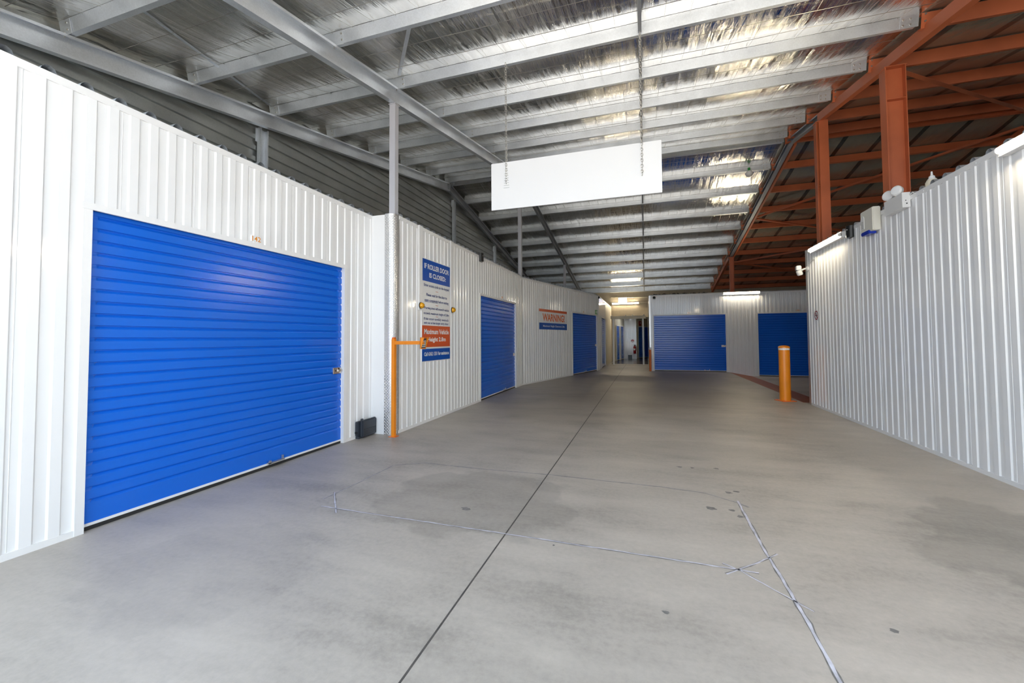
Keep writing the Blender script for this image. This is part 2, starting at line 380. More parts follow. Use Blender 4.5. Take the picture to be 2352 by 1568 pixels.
for x, y, rx, ry in [(-1.431, 3.159, .05, .04), (0.08, 2.28, .022, .02), (1.106, 2.457, .025, .02), (0.493, 3.751, .06, .04), (0.695, 4.17, .045, .03), (0.77, 4.215, .04, .025), (0.335, 4.839, .035, .03), (0.462, 4.845, .03, .025), (0.702, 4.886, .03, .03), (0.651, 3.754, .03, .03), (0.686, 3.645, .03, .03), (-0.611, 2.781, .012, .012)]:
    mb = MB(); spot(mb, x, y, rx, ry); mb.build('oil_spot', 'stain', floor)

# left walls
w1 = panel_wall('wall_left_near', F1, 0.15, 5.25, 0, H1, [(1.94, 4.655, 2.40)], 'white ribbed sheet wall around the largest blue door', phase=1.5481)
mb = MB(); mb.box((-3.93, 5.25, 0), (-3.60, 5.27, H1)); 
wret = struct('wall_left_return', mb, 'panel', 'short smooth white wall return facing the entrance', 'wall')
w2 = panel_wall('wall_left_middle', F2, 5.38, 11.93, 0, H1, [(8.61, 11.285, 2.39)], 'white ribbed sheet wall behind the instruction sign', phase=5.684)
w3 = panel_wall('wall_left_far', F3, 0, LEN3, 0, H1-0.02, [(3.72, 6.31, 2.375)], 'white ribbed sheet wall carrying the warning sign', phase=0.05)
w4 = panel_wall('wall_passage_left', F4, 18.28, 21.5, 0, H1-0.02, [(19.35, 21.25, 2.36)], 'short white wall with the narrow passage door')
mb = MB(F4); mb.box((21.5, 0, -0.1), (25.4, H1, 0.005)); struct('wall_passage_end', mb, 'cream', 'cream painted wall beside the passage mouth', 'wall')
# right and far walls
wr = panel_wall('wall_right', FR, 0.15, 10.02, 0, HR, [], 'long white ribbed sheet wall along the right of the aisle', phase=5.06)
mb = MB(); mb.box((3.27, 10.02, -0.14), (9.2, 10.06, HR)); struct('wall_right_end', mb, 'panel', 'end of the long right wall by the ramp', 'wall')
w5 = panel_wall('wall_far', F5, 0.19, 9.2, -0.14, H5, [(0.365, 3.12, 2.345), (4.27, 6.9, 2.345)], 'white ribbed sheet wall around the two far blue doors', phase=0.2)
mb = MB(); mb.box((0.185, 18.46, 0), (0.225, 25.4, H5)); struct('wall_far_side', mb, 'panel', 'side of the far storage block along the passage', 'wall')
# block wall at the back with the passage mouth
mb = MB(); mb.box((-6.4, 25.4, 0), (-1.78, 25.6, 4.40)); mb.box((-1.78, 25.4, 2.62), (0.2, 25.6, 4.40)); mb.box((0.2, 25.4, -0.14), (9.2, 25.6, 4.40))
wb = struct('wall_back', mb, 'block', 'cream concrete block wall closing the hall', 'wall')
for z in (3.52, 3.83):
    mb = MB(); mb.tube((-1.9, 25.38, z), (0.19, 25.38, z-0.05), 0.018, 8); mb.build('conduit', 'cream', wb)
# passage behind
PA, PB = Vector((-1.70, 25.6, 0)), Vector((-1.31, 28.6, 0)); PD = (PB-PA).normalized(); FP = frame(PA, PD, (PD.y, -PD.x, 0))
mb = MB(FP); mb.box((0, 0, -0.11), (3.03, 2.75, -0.05)); struct('wall_corridor_left', mb, 'cream', 'left wall of the dim passage', 'wall')
FE = frame((0, 28.6, 0), (1, 0, 0), (0, -1, 0)); mb = MB(FE); ribbed(mb, -1.33, -0.53, 0, 2.75, phase=-1.33, pitch=0.2); mb.box((-1.33, 0, -0.06), (-0.53, 2.75, -0.02)); struct('wall_corridor_end', mb, 'panel', 'pale ribbed panel ending the passage', 'wall')
QA, QB = Vector((-0.52, 29.3, 0)), Vector((0.35, 31.2, 0)); QD = (QB-QA).normalized(); FQ = frame(QA, QD, (QD.y, -QD.x, 0)); LQ = (QB-QA).length
mb = MB(FQ); mb.box((0, 0, -0.11), (LQ, 2.75, -0.05)); struct('wall_corridor_right', mb, 'cream', 'angled wall of the passage with two doors', 'wall')
mb = MB(); mb.box((0.2, 25.6, 0), (0.3, 31.2, 2.75)); struct('wall_corridor_side', mb, 'cream', 'right side of the dim passage', 'wall')
mb = MB(); mb.box((-1.45, 29.32, 0), (-0.5, 29.4, 2.75)); mb.box((-1.45, 28.66, 0), (-1.38, 29.32, 2.75)); mb.box((0.2, 31.2, 0), (0.5, 31.3, 2.75)); struct('wall_corridor_back', mb, 'cream', 'wall behind the passage end panel', 'wall')
mb = MB(); mb.box((-1.95, 25.6, 2.75), (0.5, 31.4, 2.8)); struct('ceiling_corridor', mb, 'cream', 'low ceiling of the passage', 'ceiling')
mb = MB(); mb.box((-1.75, 23.0, 0), (0.15, 31.3, 0.002)); struct('floor_corridor', mb, 'vinyl', 'dark floor covering of the passage', 'floor')
mb = MB(); mb.box((-6.4, 0.10, 0), (-3.93, 0.15, 3.25)); struct('wall_front_left', mb, 'panel', 'front wall left of the entrance', 'wall')
mb = MB(); mb.box((3.257, 0.10, 0), (9.2, 0.15, 3.17)); struct('wall_front_right', mb, 'panel', 'front wall right of the entrance', 'wall')
mb = MB(); mb.box((9.1, 0.15, -0.14), (9.2, 25.5, 6.6)); struct('wall_right_outer', mb, 'galvdark', 'outer wall far behind the right units', 'wall')

# ------------------------------------------------------------------ roof
RID = 12.07; FRONT = 0.15
def zb(Y): return 6.505-0.184*(RID-Y) if Y < RID else 6.505-0.182*(Y-RID)
PUR = [1.39, 2.725, 4.06, 5.395, 6.73, 8.065, 9.40, 10.735, 11.93, 12.20, 13.42, 14.75, 16.08, 17.41, 18.75, 20.06, 21.36, 22.65, 23.95, 25.15]
DP = 0.15
def foil(name, x0, x1, mat, label, dx, sag, wr, lift=0.004):
    mb = MB(); ys = [FRONT]; ends = [FRONT]+PUR+[25.395]
    nx = int((x1-x0)/dx); xs = [x0+(x1-x0)*i/nx for i in range(nx+1)]
    rows = []
    for a, b in zip(ends, ends[1:]):
        n = max(3, int((b-a)/0.11))
        for i in range(n): rows.append((a+(b-a)*i/n, i/n))
    rows.append((25.395, 0)); idx = []
    for y, t in rows:
        r = []
        for x in xs:
            e = math.sin(math.pi*t)
            z = zb(y)+DP*1.02+lift-sag*e*(0.75+0.5*noise.noise((x*0.7, y*0.5, 3)))
            z += e**0.5*wr*(noise.noise((x*5.5, y*0.9, 1))+0.6*noise.noise((x*13+y*2.5, y*1.6, 9)))
            r.append(mb.V((x, y, z)))
        idx.append(r)
    for A, B in zip(idx, idx[1:]):
        for i in range(nx): mb.f.append([A[i], A[i+1], B[i+1], B[i]]); mb.sm.append(True)
    return struct(name, mb, mat, label, 'ceiling')
foil('ceiling_left', -6.40, 3.56, 'foil', 'wrinkled silver foil lining under the newer roof', 0.075, 0.035, 0.012)
foil('ceiling_right', 3.56, 9.15, 'foilold', 'dull old foil lining above the rust red purlins', 0.12, 0.022, 0.008, 0.018)
# outer cladding of the left side: horizontal ribs
mb = MB(); k = 2.6; prof = []
while k < 6.9:
    prof += [(k, 0.0), (k+0.10, 0.0), (k+0.108, 0.034), (k+0.145, 0.034), (k+0.182, 0.034)]; k += 0.19
ys = [FRONT+(25.4-FRONT)*i/60 for i in range(61)]
for (za, oa), (zc, oc) in zip(prof, prof[1:]):
    for ya, yb in zip(ys, ys[1:]):
        ta, tb = zb(ya)+DP+0.03, zb(yb)+DP+0.03
        if za > max(ta, tb): continue
        mb.quad((-6.24+oa, ya, za), (-6.24+oa, yb, za), (-6.24+oc, yb, max(za, min(zc, tb))), (-6.24+oc, ya, max(za, min(zc, ta))))
mb.prism([(-6.30, FRONT, 0), (-6.30, 25.4, 0), (-6.30, 25.4, zb(25.4)+0.3), (-6.30, RID, zb(RID)+0.3), (-6.30, FRONT, zb(FRONT)+0.3)], (-0.05, 0, 0))
struct('wall_left_outer', mb, 'galvdark', 'horizontally ribbed galvanised cladding above the left units', 'wall')
# metal decks lying on the unit walls; their crests show above the caps
def deck(name, y0, y1, xa, xb, z, label, pitch=0.2095, ph=1.4907):
    mb = MB(); k = math.floor((y0-ph)/pitch); pts = []
    while ph+k*pitch < y1:
        b = ph+k*pitch-0.05
        pts += [(b, 0), (b+0.012, 0.030), (b+0.03, 0.052), (b+0.055, 0.055), (b+0.078, 0.042), (b+0.095, 0)]; k += 1
    pts = [(y0, 0)]+[p for p in pts if y0 < p[0] < y1]+[(y1, 0)]
    for (a, oa), (b, ob) in zip(pts, pts[1:]):
        mb.quad((xa(a), a, z+oa), (xb(a), a, z+oa), (xb(b), b, z+ob), (xa(b), b, z+ob))
    return struct(name, mb, 'galv', label, 'roof deck')
deck('trim_deck_left', 0.2, 5.3, lambda y: -6.24, lambda y: -3.945, H1+0.004, 'galvanised deck on top of the wall with the largest door')
deck('trim_deck_middle', 5.45, 11.9, lambda y: -6.24, lambda y: -3.552, H1+0.004, 'galvanised deck on top of the wall with the instruction sign')
deck('trim_deck_far', 11.95, 18.2, lambda y: -6.24, lambda y: A3.x+(y-A3.y)*D3.x/D3.y-0.02, H1-0.014, 'galvanised deck on top of the wall with the warning sign')
deck('trim_deck_passage', 18.3, 25.3, lambda y: -6.24, lambda y: -1.95, H1-0.012, 'galvanised deck beside the passage')
deck('trim_deck_right', 0.2, 9.98, lambda y: 3.272, lambda y: 9.1, HR+0.004, 'galvanised deck on top of the long right wall')
deck('trim_deck_back', 18.5, 25.35, lambda y: 0.23, lambda y: 9.1, H5+0.005, 'galvanised deck on top of the far storage block')
# ramp
mb = MB(); mb.prism([(3.2, 10.33, 0), (4.0, 10.33, -0.14), (4.0, 10.33, -0.2), (3.2, 10.33, -0.2)], (0, 8.08, 0))
tag(mb.build('ramp', 'ramp', None), 'rust red painted ramp strip along the floor step behind the orange bollard', 'ramp', None, 'structure')

# ------------------------------------------------------------------ roof steel
def copy_tree(o, dx, label, group):
    c = o.copy(); COL.objects.link(c); c.location = Vector(o.location)+Vector(dx)
    c['label'] = label; c['group'] = group
    for ch in o.children:
        d = ch.copy(); COL.objects.link(d); d.parent = c; d.matrix_parent_inverse = ch.matrix_parent_inverse.copy()
    return c
def cprof(depth, fl, t, lip, side=1, v0=0.0):
    """lipped channel: web at u = 0, flanges run to u = side * fl"""
    p = [(0, 0), (fl, 0), (fl, lip), (fl-t, lip), (fl-t, t), (t, t), (t, depth-t), (fl-t, depth-t), (fl-t, depth-lip), (fl, depth-lip), (fl, depth), (0, depth)]
    return [(side*a, b+v0) for a, b in p]
def slope_up(Y): 
    a = 0.184 if Y < RID else -0.182
    return Vector((0, -a, 1)).normalized()
def make_purlin(Y, x0, x1, depth, mat, name, label, group, cleats, v0=0.0):
    root = thing(name, label, 'roof beam', (x0, Y, zb(Y)), group)
    u = slope_up(Y)
    # web on the entrance side, flanges running back
    mb = MB(); mb.bar((x0, Y, zb(Y)), (x1, Y, zb(Y)), cprof(depth, 0.065, 0.004, 0.018, -1, v0), u); mb.build('web', mat, root)
    for x in cleats:
        c = Vector((x, Y, zb(Y))); f = Vector((0, -u.z, u.y))
        for e in (0.035, 0.105):
            p = c+u*e*depth/0.15; mb = MB(); mb.tube(p-f*0.004, p+f*0.014, 0.012, 8); mb.build('bolt', 'steel', root)
    return root
# galvanised purlins
pre = None
gl = 'galvanised purlins under the foil roof'
def glabel(i):
    Y = PUR[i]
    if i == 8: return 'galvanised purlin on the entrance side of the roof ridge'
    if i == 9: return 'galvanised purlin on the far side of the roof ridge'
    if i == 3: return 'galvanised purlin from which the chains of the white sign hang'
    if i < 8:
        return ['galvanised purlin nearest the entrance, almost overhead', 'galvanised purlin second from the entrance, close overhead', 'galvanised purlin directly before the chained one, towards the entrance'][i] if i < 3 else 'galvanised purlin %s behind the one holding the sign chains' % ORD[i-4]
    return 'galvanised purlin %s down the far slope from the ridge' % ORD[i-10]
for i, Y in enumerate(PUR):
    p = make_purlin(Y, -6.12, 3.50, DP, 'galv', 'roof_purlin', glabel(i), gl, [-5.98, -3.47, 3.36, 3.44])
    u = slope_up(Y); f = Vector((0, -u.z, u.y))
    mb = MB(); c = Vector((3.33, Y, zb(Y)))+f*0.002; mb.bar(c, c+Vector((0.20, 0, 0)), [(0, -0.004), (0.006, -0.004), (0.006, DP+0.004), (0, DP+0.004)], u); mb.build('splice_plate', 'galv', p)
    for x in (-6.02, -3.55):
        mb = MB(); c = Vector((x, Y, zb(Y)))+f*0.003
        mb.bar(c, c+Vector((0.10, 0, 0)), [(0, -0.012), (0.006, -0.012), (0.006, DP-0.01), (0, DP-0.01)], u); mb.build('cleat', 'galv', p)
    # red purlin carrying on to the right
    if i <= 4: lab = 'rust red purlin %s towards the entrance from the largest red post' % ORD[4-i]
    elif i <= 6: lab = 'rust red purlin %s past the largest red post, before the second one' % ORD[i-5]
    elif i == 7: lab = 'rust red purlin just past the second red post, before the ridge'
    elif i <= 9: lab = 'rust red purlin on the %s side of the older roof ridge' % ('entrance' if i == 8 else 'far')
    elif i < 19: lab = 'rust red purlin %s down the far slope of the older roof' % ORD[i-10]
    else: lab = 'rust red purlin last before the block wall'
    make_purlin(Y, 3.56, 8.95, 0.19, 'primer', 'red_purlin', lab, 'rust red purlins of the older roof', [3.60], -0.04)
# bridging struts between the purlins
for i, (a, b) in enumerate(zip(PUR, PUR[1:])):
    if b-a < 0.5: continue
    mb = MB(); A = Vector((0.0, a+0.07, zb(a)+0.022)); B = Vector((0.0, b-0.01, zb(b)+0.022))
    mb.bar(A, B, [(-0.022, 0), (0.022, 0), (0.022, 0.012), (-0.016, 0.012), (-0.016, 0.045), (-0.022, 0.045)])
    side = 'on the entrance slope' if b < RID else 'on the far slope'
    k = i if b < RID else i-9
    tag(mb.build('bridging_strut', 'greybeam'), 'thin steel strut linking purlins, %s from the %s %s' % (ORD[k], 'entrance' if b < RID else 'ridge', side), 'strut', 'struts between the purlins')
# rafters
def rafter(name, x, prof, mat, label, y0, y1, drop):
    """bent rafter following the roof; parts: near arm, far arm, ridge plate"""
    root = thing(name, label, 'rafter', (x, RID, zb(RID)-drop))
    def arm(nm, ya, yb, m):
        mb = MB(); mb.bar((x, ya, zb(ya)-drop), (x, yb, zb(yb)-drop), prof); return mb.build(nm, m, root)
    return root, arm
r1, arm = rafter('steel_rafter', -6.08, cprof(0.25, 0.085, 0.006, 0.03, 1), 'galv', 'galvanised channel rafter along the left cladding', FRONT, 25.3, 0.262)
arm('near_arm', FRONT, RID, 'galv'); arm('far_arm', RID, 25.3, 'greybeam')
r2_, arm = rafter('steel_rafter', -3.64, cprof(0.25, 0.085, 0.006, 0.03, 1), 'galv', 'galvanised channel rafter standing on the grey corner post', FRONT, 25.3, 0.262)
arm('near_arm', FRONT, RID, 'galv'); arm('far_arm', RID, 25.3, 'greybeam')
for rr, x in ((r1, -6.08), (r2_, -3.64)):
    mb = MB(); z = zb(RID)-0.262; mb.box((x-0.008, RID-0.10, z-0.01), (x, RID+0.10, z+0.25)); mb.box((x, RID-0.006, z-0.005), (x+0.085, RID+0.006, z+0.25)); mb.build('ridge_plate', 'greybeam', rr)
    for yb in PUR[:9]:
        mb = MB(); zz = zb(yb)-0.012; mb.tube((x+0.06, yb-0.02, zz-0.04), (x+0.06, yb-0.02, zz+0.02), 0.008, 8); mb.build('bolt', 'steel', rr)
r3, arm = rafter('steel_rafter', 3.60, [(0, 0), (0.1, 0), (0.1, 0.165), (0, 0.165)], 'primer', 'rust red and grey rafter between the new and old roofs', FRONT, 25.3, 0.165)
arm('near_arm', FRONT, 10.28, 'primer')
mb = MB(); mb.bar((3.70, 10.28, zb(10.28)-0.165), (3.70, RID, zb(RID)-0.165), cprof(0.16, 0.10, 0.008, 0.028, -1)); o = mb.build('grey_arm', 'greybeam', r3); o['label'] = 'grey channel end of the rafter'
mb = MB(); mb.bar((3.70, RID, zb(RID)-0.165), (3.70, 20.3, zb(20.3)-0.165), cprof(0.16, 0.10, 0.008, 0.028, -1)); o = mb.build('far_grey_arm', 'greybeam', r3); o['label'] = 'grey channel arm down the far slope'
arm('far_arm', 20.3, 25.3, 'primer')
mb = MB(); mb.bar((3.72, RID, zb(RID)-0.19), (3.72, 20.3, zb(20.3)-0.19), [(0, 0), (0.06, 0), (0.06, 0.12), (0, 0.12)]); o = mb.build('red_backing_bar', 'primer', r3); o['label'] = 'rust red bar behind the grey arm'
r4, arm = rafter('steel_rafter', 8.6, [(0, 0), (0.1, 0), (0.1, 0.25), (0, 0.25)], 'primer', 'rust red rafter far behind the right units', FRONT, 25.3, 0.29)
arm('near_arm', FRONT, RID, 'primer'); arm('far_arm', RID, 25.3, 'primer')
# braces in the old roof
def brace(A, B, label, mat='primer', w=0.075, name='diagonal_brace'):
    mb = MB(); mb.bar(A, B, [(0, 0), (w, 0), (w, 0.008), (0.008, 0.008), (0.008, w), (0, w)]); return tag(mb.build(name, mat), label, 'brace', 'diagonal braces of the older roof')
zr = lambda y: zb(y)-0.14
brace((3.84, 16.3, zr(16.3)), (8.54, 12.69, zr(12.69)), 'longest rust red diagonal brace, rising right behind both red posts')
brace((3.84, 7.95, zr(7.95)), (8.54, 12.3, zr(12.3)), 'rust red diagonal brace falling right from the top of the big red post')
brace((3.84, 16.45, zr(16.45)), (8.54, 18.85, zr(18.85)), 'rust red diagonal brace passing behind the second red post above the wall lamp')
brace((3.84, 20.85, zr(20.85)), (8.54, 18.95, zr(18.95)), 'rust red brace rising right from the small far red post')
brace((3.84, 20.9, zr(20.9)), (8.54, 23.2, zr(23.2)), 'rust red brace falling right from the small far red post')
# thin strap braces near the galvanised rafters
def strap(A, B, label):
    mb = MB(); mb.bar(A, B, [(0, 0), (0.045, 0), (0.045, 0.003), (0, 0.003)]); tag(mb.build('strap_brace', 'galv'), label, 'brace', 'thin strap braces under the foil')
strap((-3.46, 5.30, zb(5.3)+0.13), (-2.55, 4.12, zb(4.12)+0.005), 'flat steel strap fixed beside the corner post rafter')
strap((-6.0, 5.30, zb(5.3)+0.13), (-5.0, 2.80, zb(2.8)+0.11), 'flat steel strap climbing from the left cladding rafter')
# posts
def post(x, y, z0, z1, sx, sy, mat, label, name='steel_post'):
    root = thing(name, label, 'post', (x, y, z0))
    mb = MB(); mb.box((x-sx/2, y-sy/2, z0), (x+sx/2, y+sy/2, z1)); mb.build('shaft', mat, root)
    mb = MB(); mb.box((x-sx/2-0.012, y-sy/2-0.012, z1-0.006), (x+sx/2+0.012, y+sy/2+0.012, z1+0.006)); mb.build('top_plate', mat, root)
    mb = MB(); mb.box((x-sx/2-0.03, y-sy/2-0.0, z0), (x+sx/2-0.0, y+sy/2+0.03, z0+0.012)); mb.build('base_plate', mat, root)
    return root
post(-3.605, 5.345, 0, zb(5.345)-0.283, 0.10, 0.09, 'greypaint', 'grey square post rising out of the checker plate corner')
post(-3.63, 12.09, 0, zb(12.09)-0.285, 0.10, 0.10, 'greypaint', 'grey square post under the roof ridge')
post(-3.60, 19.35, 0, zb(19.35)-0.285, 0.10, 0.10, 'greypaint', 'grey square post under the far slope behind the warning sign wall')
def cladding_post(y, label):
    root = thing('cladding_post', label, 'post', (-6.12, y, 0), 'galvanised posts along the left cladding')
    mb = MB(); mb.bar((-6.19, y, 0), (-6.19, y, zb(y)-0.265), cprof(0.15, 0.08, 0.005, 0.02, -1, -0.075), (0, 1, 0)); mb.build('channel', 'galv', root)
    mb = MB(); mb.box((-6.205, y-0.10, zb(y)-0.5), (-6.192, y+0.08, zb(y)-0.27)); mb.build('cleat', 'galv', root)
cladding_post(5.28, 'galvanised cladding post nearest the entrance above the largest door')
cladding_post(12.66, 'galvanised cladding post at the roof ridge')
cladding_post(16.67, 'galvanised cladding post just past the ridge')
cladding_post(20.6, 'galvanised cladding post behind the grey ridge post')
def hsec(x, y, w, d, t=0.012):
    """H section, flanges square to X"""
    return [(x-w/2, y-d/2), (x-w/2+t, y-d/2), (x-w/2+t, y-t/2), (x+w/2-t, y-t/2), (x+w/2-t, y-d/2), (x+w/2, y-d/2), (x+w/2, y+d/2), (x+w/2-t, y+d/2), (x+w/2-t, y+t/2), (x-w/2+t, y+t/2), (x-w/2+t, y+d/2), (x-w/2, y+d/2)]
def red_post(x, y, w, d, label, brk):
    root = thing('red_steel_post', label, 'post', (x, y, 0), 'rust red steel posts')
    top = zb(y)-0.184
    mb = MB(); mb.prism([(a, b, 0) for a, b in hsec(x, y, w, d)], (0, 0, top)); mb.build('column', 'primer', root)
    mb = MB(); mb.box((x-w/2-0.01, y-d/2-0.01, top-0.012), (x+w/2+0.01, y+d/2+0.01, top)); mb.build('top_plate', 'primer', root)
    for z in brk:
        mb = MB(); mb.prism([(x-w/2+0.012, y-d/2, z), (x+w/2-0.012, y-d/2, z+0.0), (x+w/2-0.012, y-0.008, z), (x-w/2+0.012, y-0.008, z)], (0, 0, 0.01)); mb.build('stiffener', 'primer', root)
    return root
red_post(3.69, 7.68, 0.26, 0.17, 'largest rust red steel post behind the twin emergency spotlight', [5.0])
rp = red_post(3.66, 10.28, 0.21, 0.14, 'rust red steel post behind the wall lamp, under the grey rafter joint', [4.6])
mb = MB(); mb.box((3.60, 10.195, 3.2), (3.77, 10.21, zb(10.28)-0.17)); mb.build('face_plate', 'primer', rp)
red_post(3.65, 19.9, 0.17, 0.15, 'small distant rust red post above the far wall lamp', [])

# wire netting under the foil
mb = MB()
def wire(P, r=0.0017):
    for a, b in zip(P, P[1:]): mb.bar(a, b, [(-r, -r), (r, -r), (0, r)])
for i, (a, b) in enumerate(zip([0.25]+PUR, PUR)):
    if b-a < 0.5: continue
    for t in (0.36, 0.68):
        y = a+(b-a)*t; P = []
        for k in range(60):
            x = -6.1+9.6*k/59
            P.append(Vector((x, y+0.02*noise.noise((x*0.9, y, 5)), zb(y)+DP-0.078+0.014*noise.noise((x*1.1, y*3, 2)))))
        wire(P, 0.0028)
    x = -6.0
    while x < 3.5:
        P = []
        for k in range(7):
            t = k/6; y = a+0.05+(b-a-0.05)*t
            P.append(Vector((x+0.01*noise.noise((x, y*2, 7)), y, zb(y)+DP-0.006-0.075*math.sin(math.pi*t))))
        wire(P, 0.0019); x += 0.3
tag(mb.build('wire_netting', 'steel'), 'thin wire netting holding up the silver foil', 'netting', None, 'stuff')

# ------------------------------------------------------------------ roller doors
def curtain(mb, s0, s1, z0, z1, o, pitch=0.0925, d=0.018):
    P = []; z = z0
    P.append((z0, 0)); k = z0+0.15
    while k < z1-0.02:
        P += [(k, 0), (k+0.021, -d), (k+0.028, -d), (k+0.0315, 0)]; k += pitch
    P.append((z1, 0))
    e = 0.055; ss = [(s0, 0.0), (s0+e, 0.35), (s0+e+0.02, 1), (s1-e-0.02, 1), (s1-e, 0.35), (s1, 0.9)]
    for (a, ka), (b, kb) in zip(ss, ss[1:]):
        for (za, oa), (zc, oc) in zip(P, P[1:]):
            mb.quad((a, za, o+oa*ka), (b, za, o+oa*kb), (b, zc, o+oc*kb), (a, zc, o+oc*ka))
def roller_door(F, s0, s1, z0, z1, label, lock=None, lockz=1.05, handle=None, small=False, mat='door', group='blue roller doors of the storage units'):
    root = thing('roller_door', label, 'roller door', F(((s0+s1)/2, z0, 0)), group)
    mb = MB(F); curtain(mb, s0+0.005, s1-0.005, z0+0.045, z1, -0.03); mb.build('curtain', mat, root)
    mb = MB(F); mb.box((s0+0.01, z0+0.032, -0.036), (s1-0.01, z0+0.052, -0.022)); mb.build('bottom_rail', 'trim', root)
    mb = MB(F); mb.box((s0+0.01, z0+0.002, -0.034), (s1-0.01, z0+0.032, -0.026)); mb.build('weather_strip', 'rubber', root)
    for a, b in ((s0-0.05, s0+0.004), (s1-0.004, s1+0.05)):
        mb = MB(F); mb.box((a, z0+0.001, 0.0), (b, z1+0.004, 0.018)); mb.box((b-0.008 if a < s0 else a, z0+0.001, -0.044), (b if a < s0 else a+0.008, z1+0.004, 0.002)); mb.build('jamb', 'trim', root)
    mb = MB(F); mb.box((s0-0.06, z1-0.005, 0.0), (s1+0.06, z1+0.045, 0.020)); mb.build('head_flashing', 'trim', root)
    if lock is not None:
        mb = MB(F); zc = z0+lockz
        mb.box((lock-0.075, zc-0.04, -0.028), (lock+0.075, zc+0.04, -0.018)); lk = mb.build('latch', 'steel', root, bevel=0.002)
        mb = MB(F); mb.box((lock+0.01, zc-0.012, -0.018), (lock+0.085, zc+0.012, -0.004)); mb.build('bolt', 'steel', lk)
        mb = MB(F); mb.box((lock+0.015, zc+0.008, -0.018), (lock+0.04, zc+0.035, -0.016)); mb.box((lock-0.04, zc-0.01, -0.018), (lock-0.02, zc+0.01, -0.016)); mb.build('keyhole', 'black', lk)
    if handle is not None:
        mb = MB(F); mb.box((handle-0.10, z0+0.05, -0.022), (handle+0.10, z0+0.062, 0.018)); mb.box((handle-0.10, z0+0.05, 0.0), (handle-0.075, z0+0.085, 0.018)); mb.box((handle+0.085, z0+0.05, -0.02), (handle+0.10, z0+0.10, 0.0)); mb.build('lift_handle', 'steel', root)
    return root
roller_door(F1, 1.94, 4.655, 0, 2.385, 'largest blue roller door, nearest, with 142 above it', 4.565, 0.985, 3.60)
roller_door(F2, 8.61, 11.285, 0, 2.385, 'blue roller door between the instruction sign and the warning sign', 11.20, 0.95, 10.3)
d3 = roller_door(F3, 3.72, 6.31, 0, 2.365, 'blue roller door right of the warning sign with a green exit sign over it', 6.22, 1.1, 5.0)
roller_door(F4, 19.35, 21.25, 0, 2.35, 'narrow roller door seen edge on at the passage corner', 21.17, 1.05)
roller_door(F5, 0.365, 3.12, 0.0, 2.335, 'wide blue roller door in the far wall left of the ramp', 3.03, 1.05, 2.4)
roller_door(F5, 4.27, 6.9, -0.14, 2.335, 'blue roller door behind the orange bollard by the ramp')
roller_door(FP, 0.35, 1.35, 0, 2.15, 'first narrow door on the left inside the dim passage', 1.28, 1.0, small=True)
roller_door(FP, 1.7, 2.8, 0, 2.15, 'second narrow door on the left inside the dim passage', small=True)
roller_door(FQ, 0.25, 0.95, 0, 2.15, 'narrow passage door under the red fire sign, beside the extinguisher', small=True)
roller_door(FQ, 1.15, 1.95, 0, 2.15, 'narrow door deepest inside the passage', small=True)
def numbers(text, F, s0, s1, z, h, label, o=0.0135, mat='inkamber'):
    root = thing('unit_number', label, 'number', F(((s0+s1)/2, z, o)), 'unit numbers over the doors')
    mb = MB(F); mb.box((s0-0.006, z-0.006, 0.0), (s1+0.006, z+h+0.006, o-0.001)); mb.build('backing', 'panel', root)
    letters(text, F, s0, s1, z, z+h, o, 'digits', mat, root, flip=False)
numbers('142', F1, 3.255, 3.355, 2.448, 0.052, 'orange number 142 over the largest blue door', o=0.0145)
numbers('143', F2, 10.03, 10.14, 2.448, 0.052, 'small orange number over the door left of the warning sign')
numbers('144', F3, 4.75, 4.86, 2.43, 0.052, 'small orange number over the door under the green exit sign')
numbers('151', F5, 1.70, 1.81, 2.40, 0.052, 'small orange number over the wide far door')
numbers('150', F5, 5.58, 5.69, 2.40, 0.052, 'small orange number over the door behind the bollard')

# ------------------------------------------------------------------ corner guards of checker plate
def guard(path, z0, z1, label, mat='alu', seed=0):
    """vertical checker plate bent along path [(x, y)], with raised lozenges"""
    root = thing('corner_guard', label, 'corner guard', (path[0][0], path[0][1], z0), 'checker plate corner guards')
    P = [Vector((*p, 0)) for p in path]; acc = [0]
    for a, b in zip(P, P[1:]): acc.append(acc[-1]+(b-a).length)
    def at(t):
        t = min(max(t, 0), acc[-1]-1e-6)
        for i in range(len(P)-1):
            if acc[i] <= t <= acc[i+1]:
                d = (P[i+1]-P[i]).normalized(); return P[i]+d*(t-acc[i]), Vector((d.y, -d.x, 0))
    mb = MB()
    for a, b in zip(P, P[1:]):
        n = Vector(((b-a).y, -(b-a).x, 0)).normalized(); Z0, Z1 = Vector((0, 0, z0)), Vector((0, 0, z1))
        mb.prism([a+Z0, b+Z0, b-n*0.003+Z0, a-n*0.003+Z0], Z1-Z0)
    g = mb.build('plate', mat, root)
    mb = MB(); pz = 0.027; row = 0; z = z0+0.02
    while z < z1-0.02:
        t = 0.012; k = 0
        while t < acc[-1]-0.01:
            p, n = at(t); q, _ = at(t+0.001); d = (q-p).normalized(); s = 1 if (k+row) % 2 else -1
            ax = (d*s+Vector((0, 0, 1))).normalized(); bx = ax.cross(n).normalized(); c = p+Vector((0, 0, z))
            top = [c+ax*0.0145+n*0.0003, c+bx*0.005+n*0.0003, c-ax*0.0145+n*0.0003, c-bx*0.005+n*0.0003]; pk = c+n*0.0042
            for i in range(4): mb.poly([top[i], top[(i+1) % 4], pk])
            t += 0.021; k += 1
        z += 0.0215; row += 1
    mb.build('tread_pattern', mat, root)
    return root
arc = [(-3.69, 5.243)]+[(-3.63+0.10*math.sin(a), 5.343-0.10*math.cos(a)) for a in [math.radians(9*i) for i in range(11)]]+[(-3.53, 5.40)]
guard(arc, 0, H1+0.01, 'rounded checker plate guard on the corner behind the orange keypad stand')
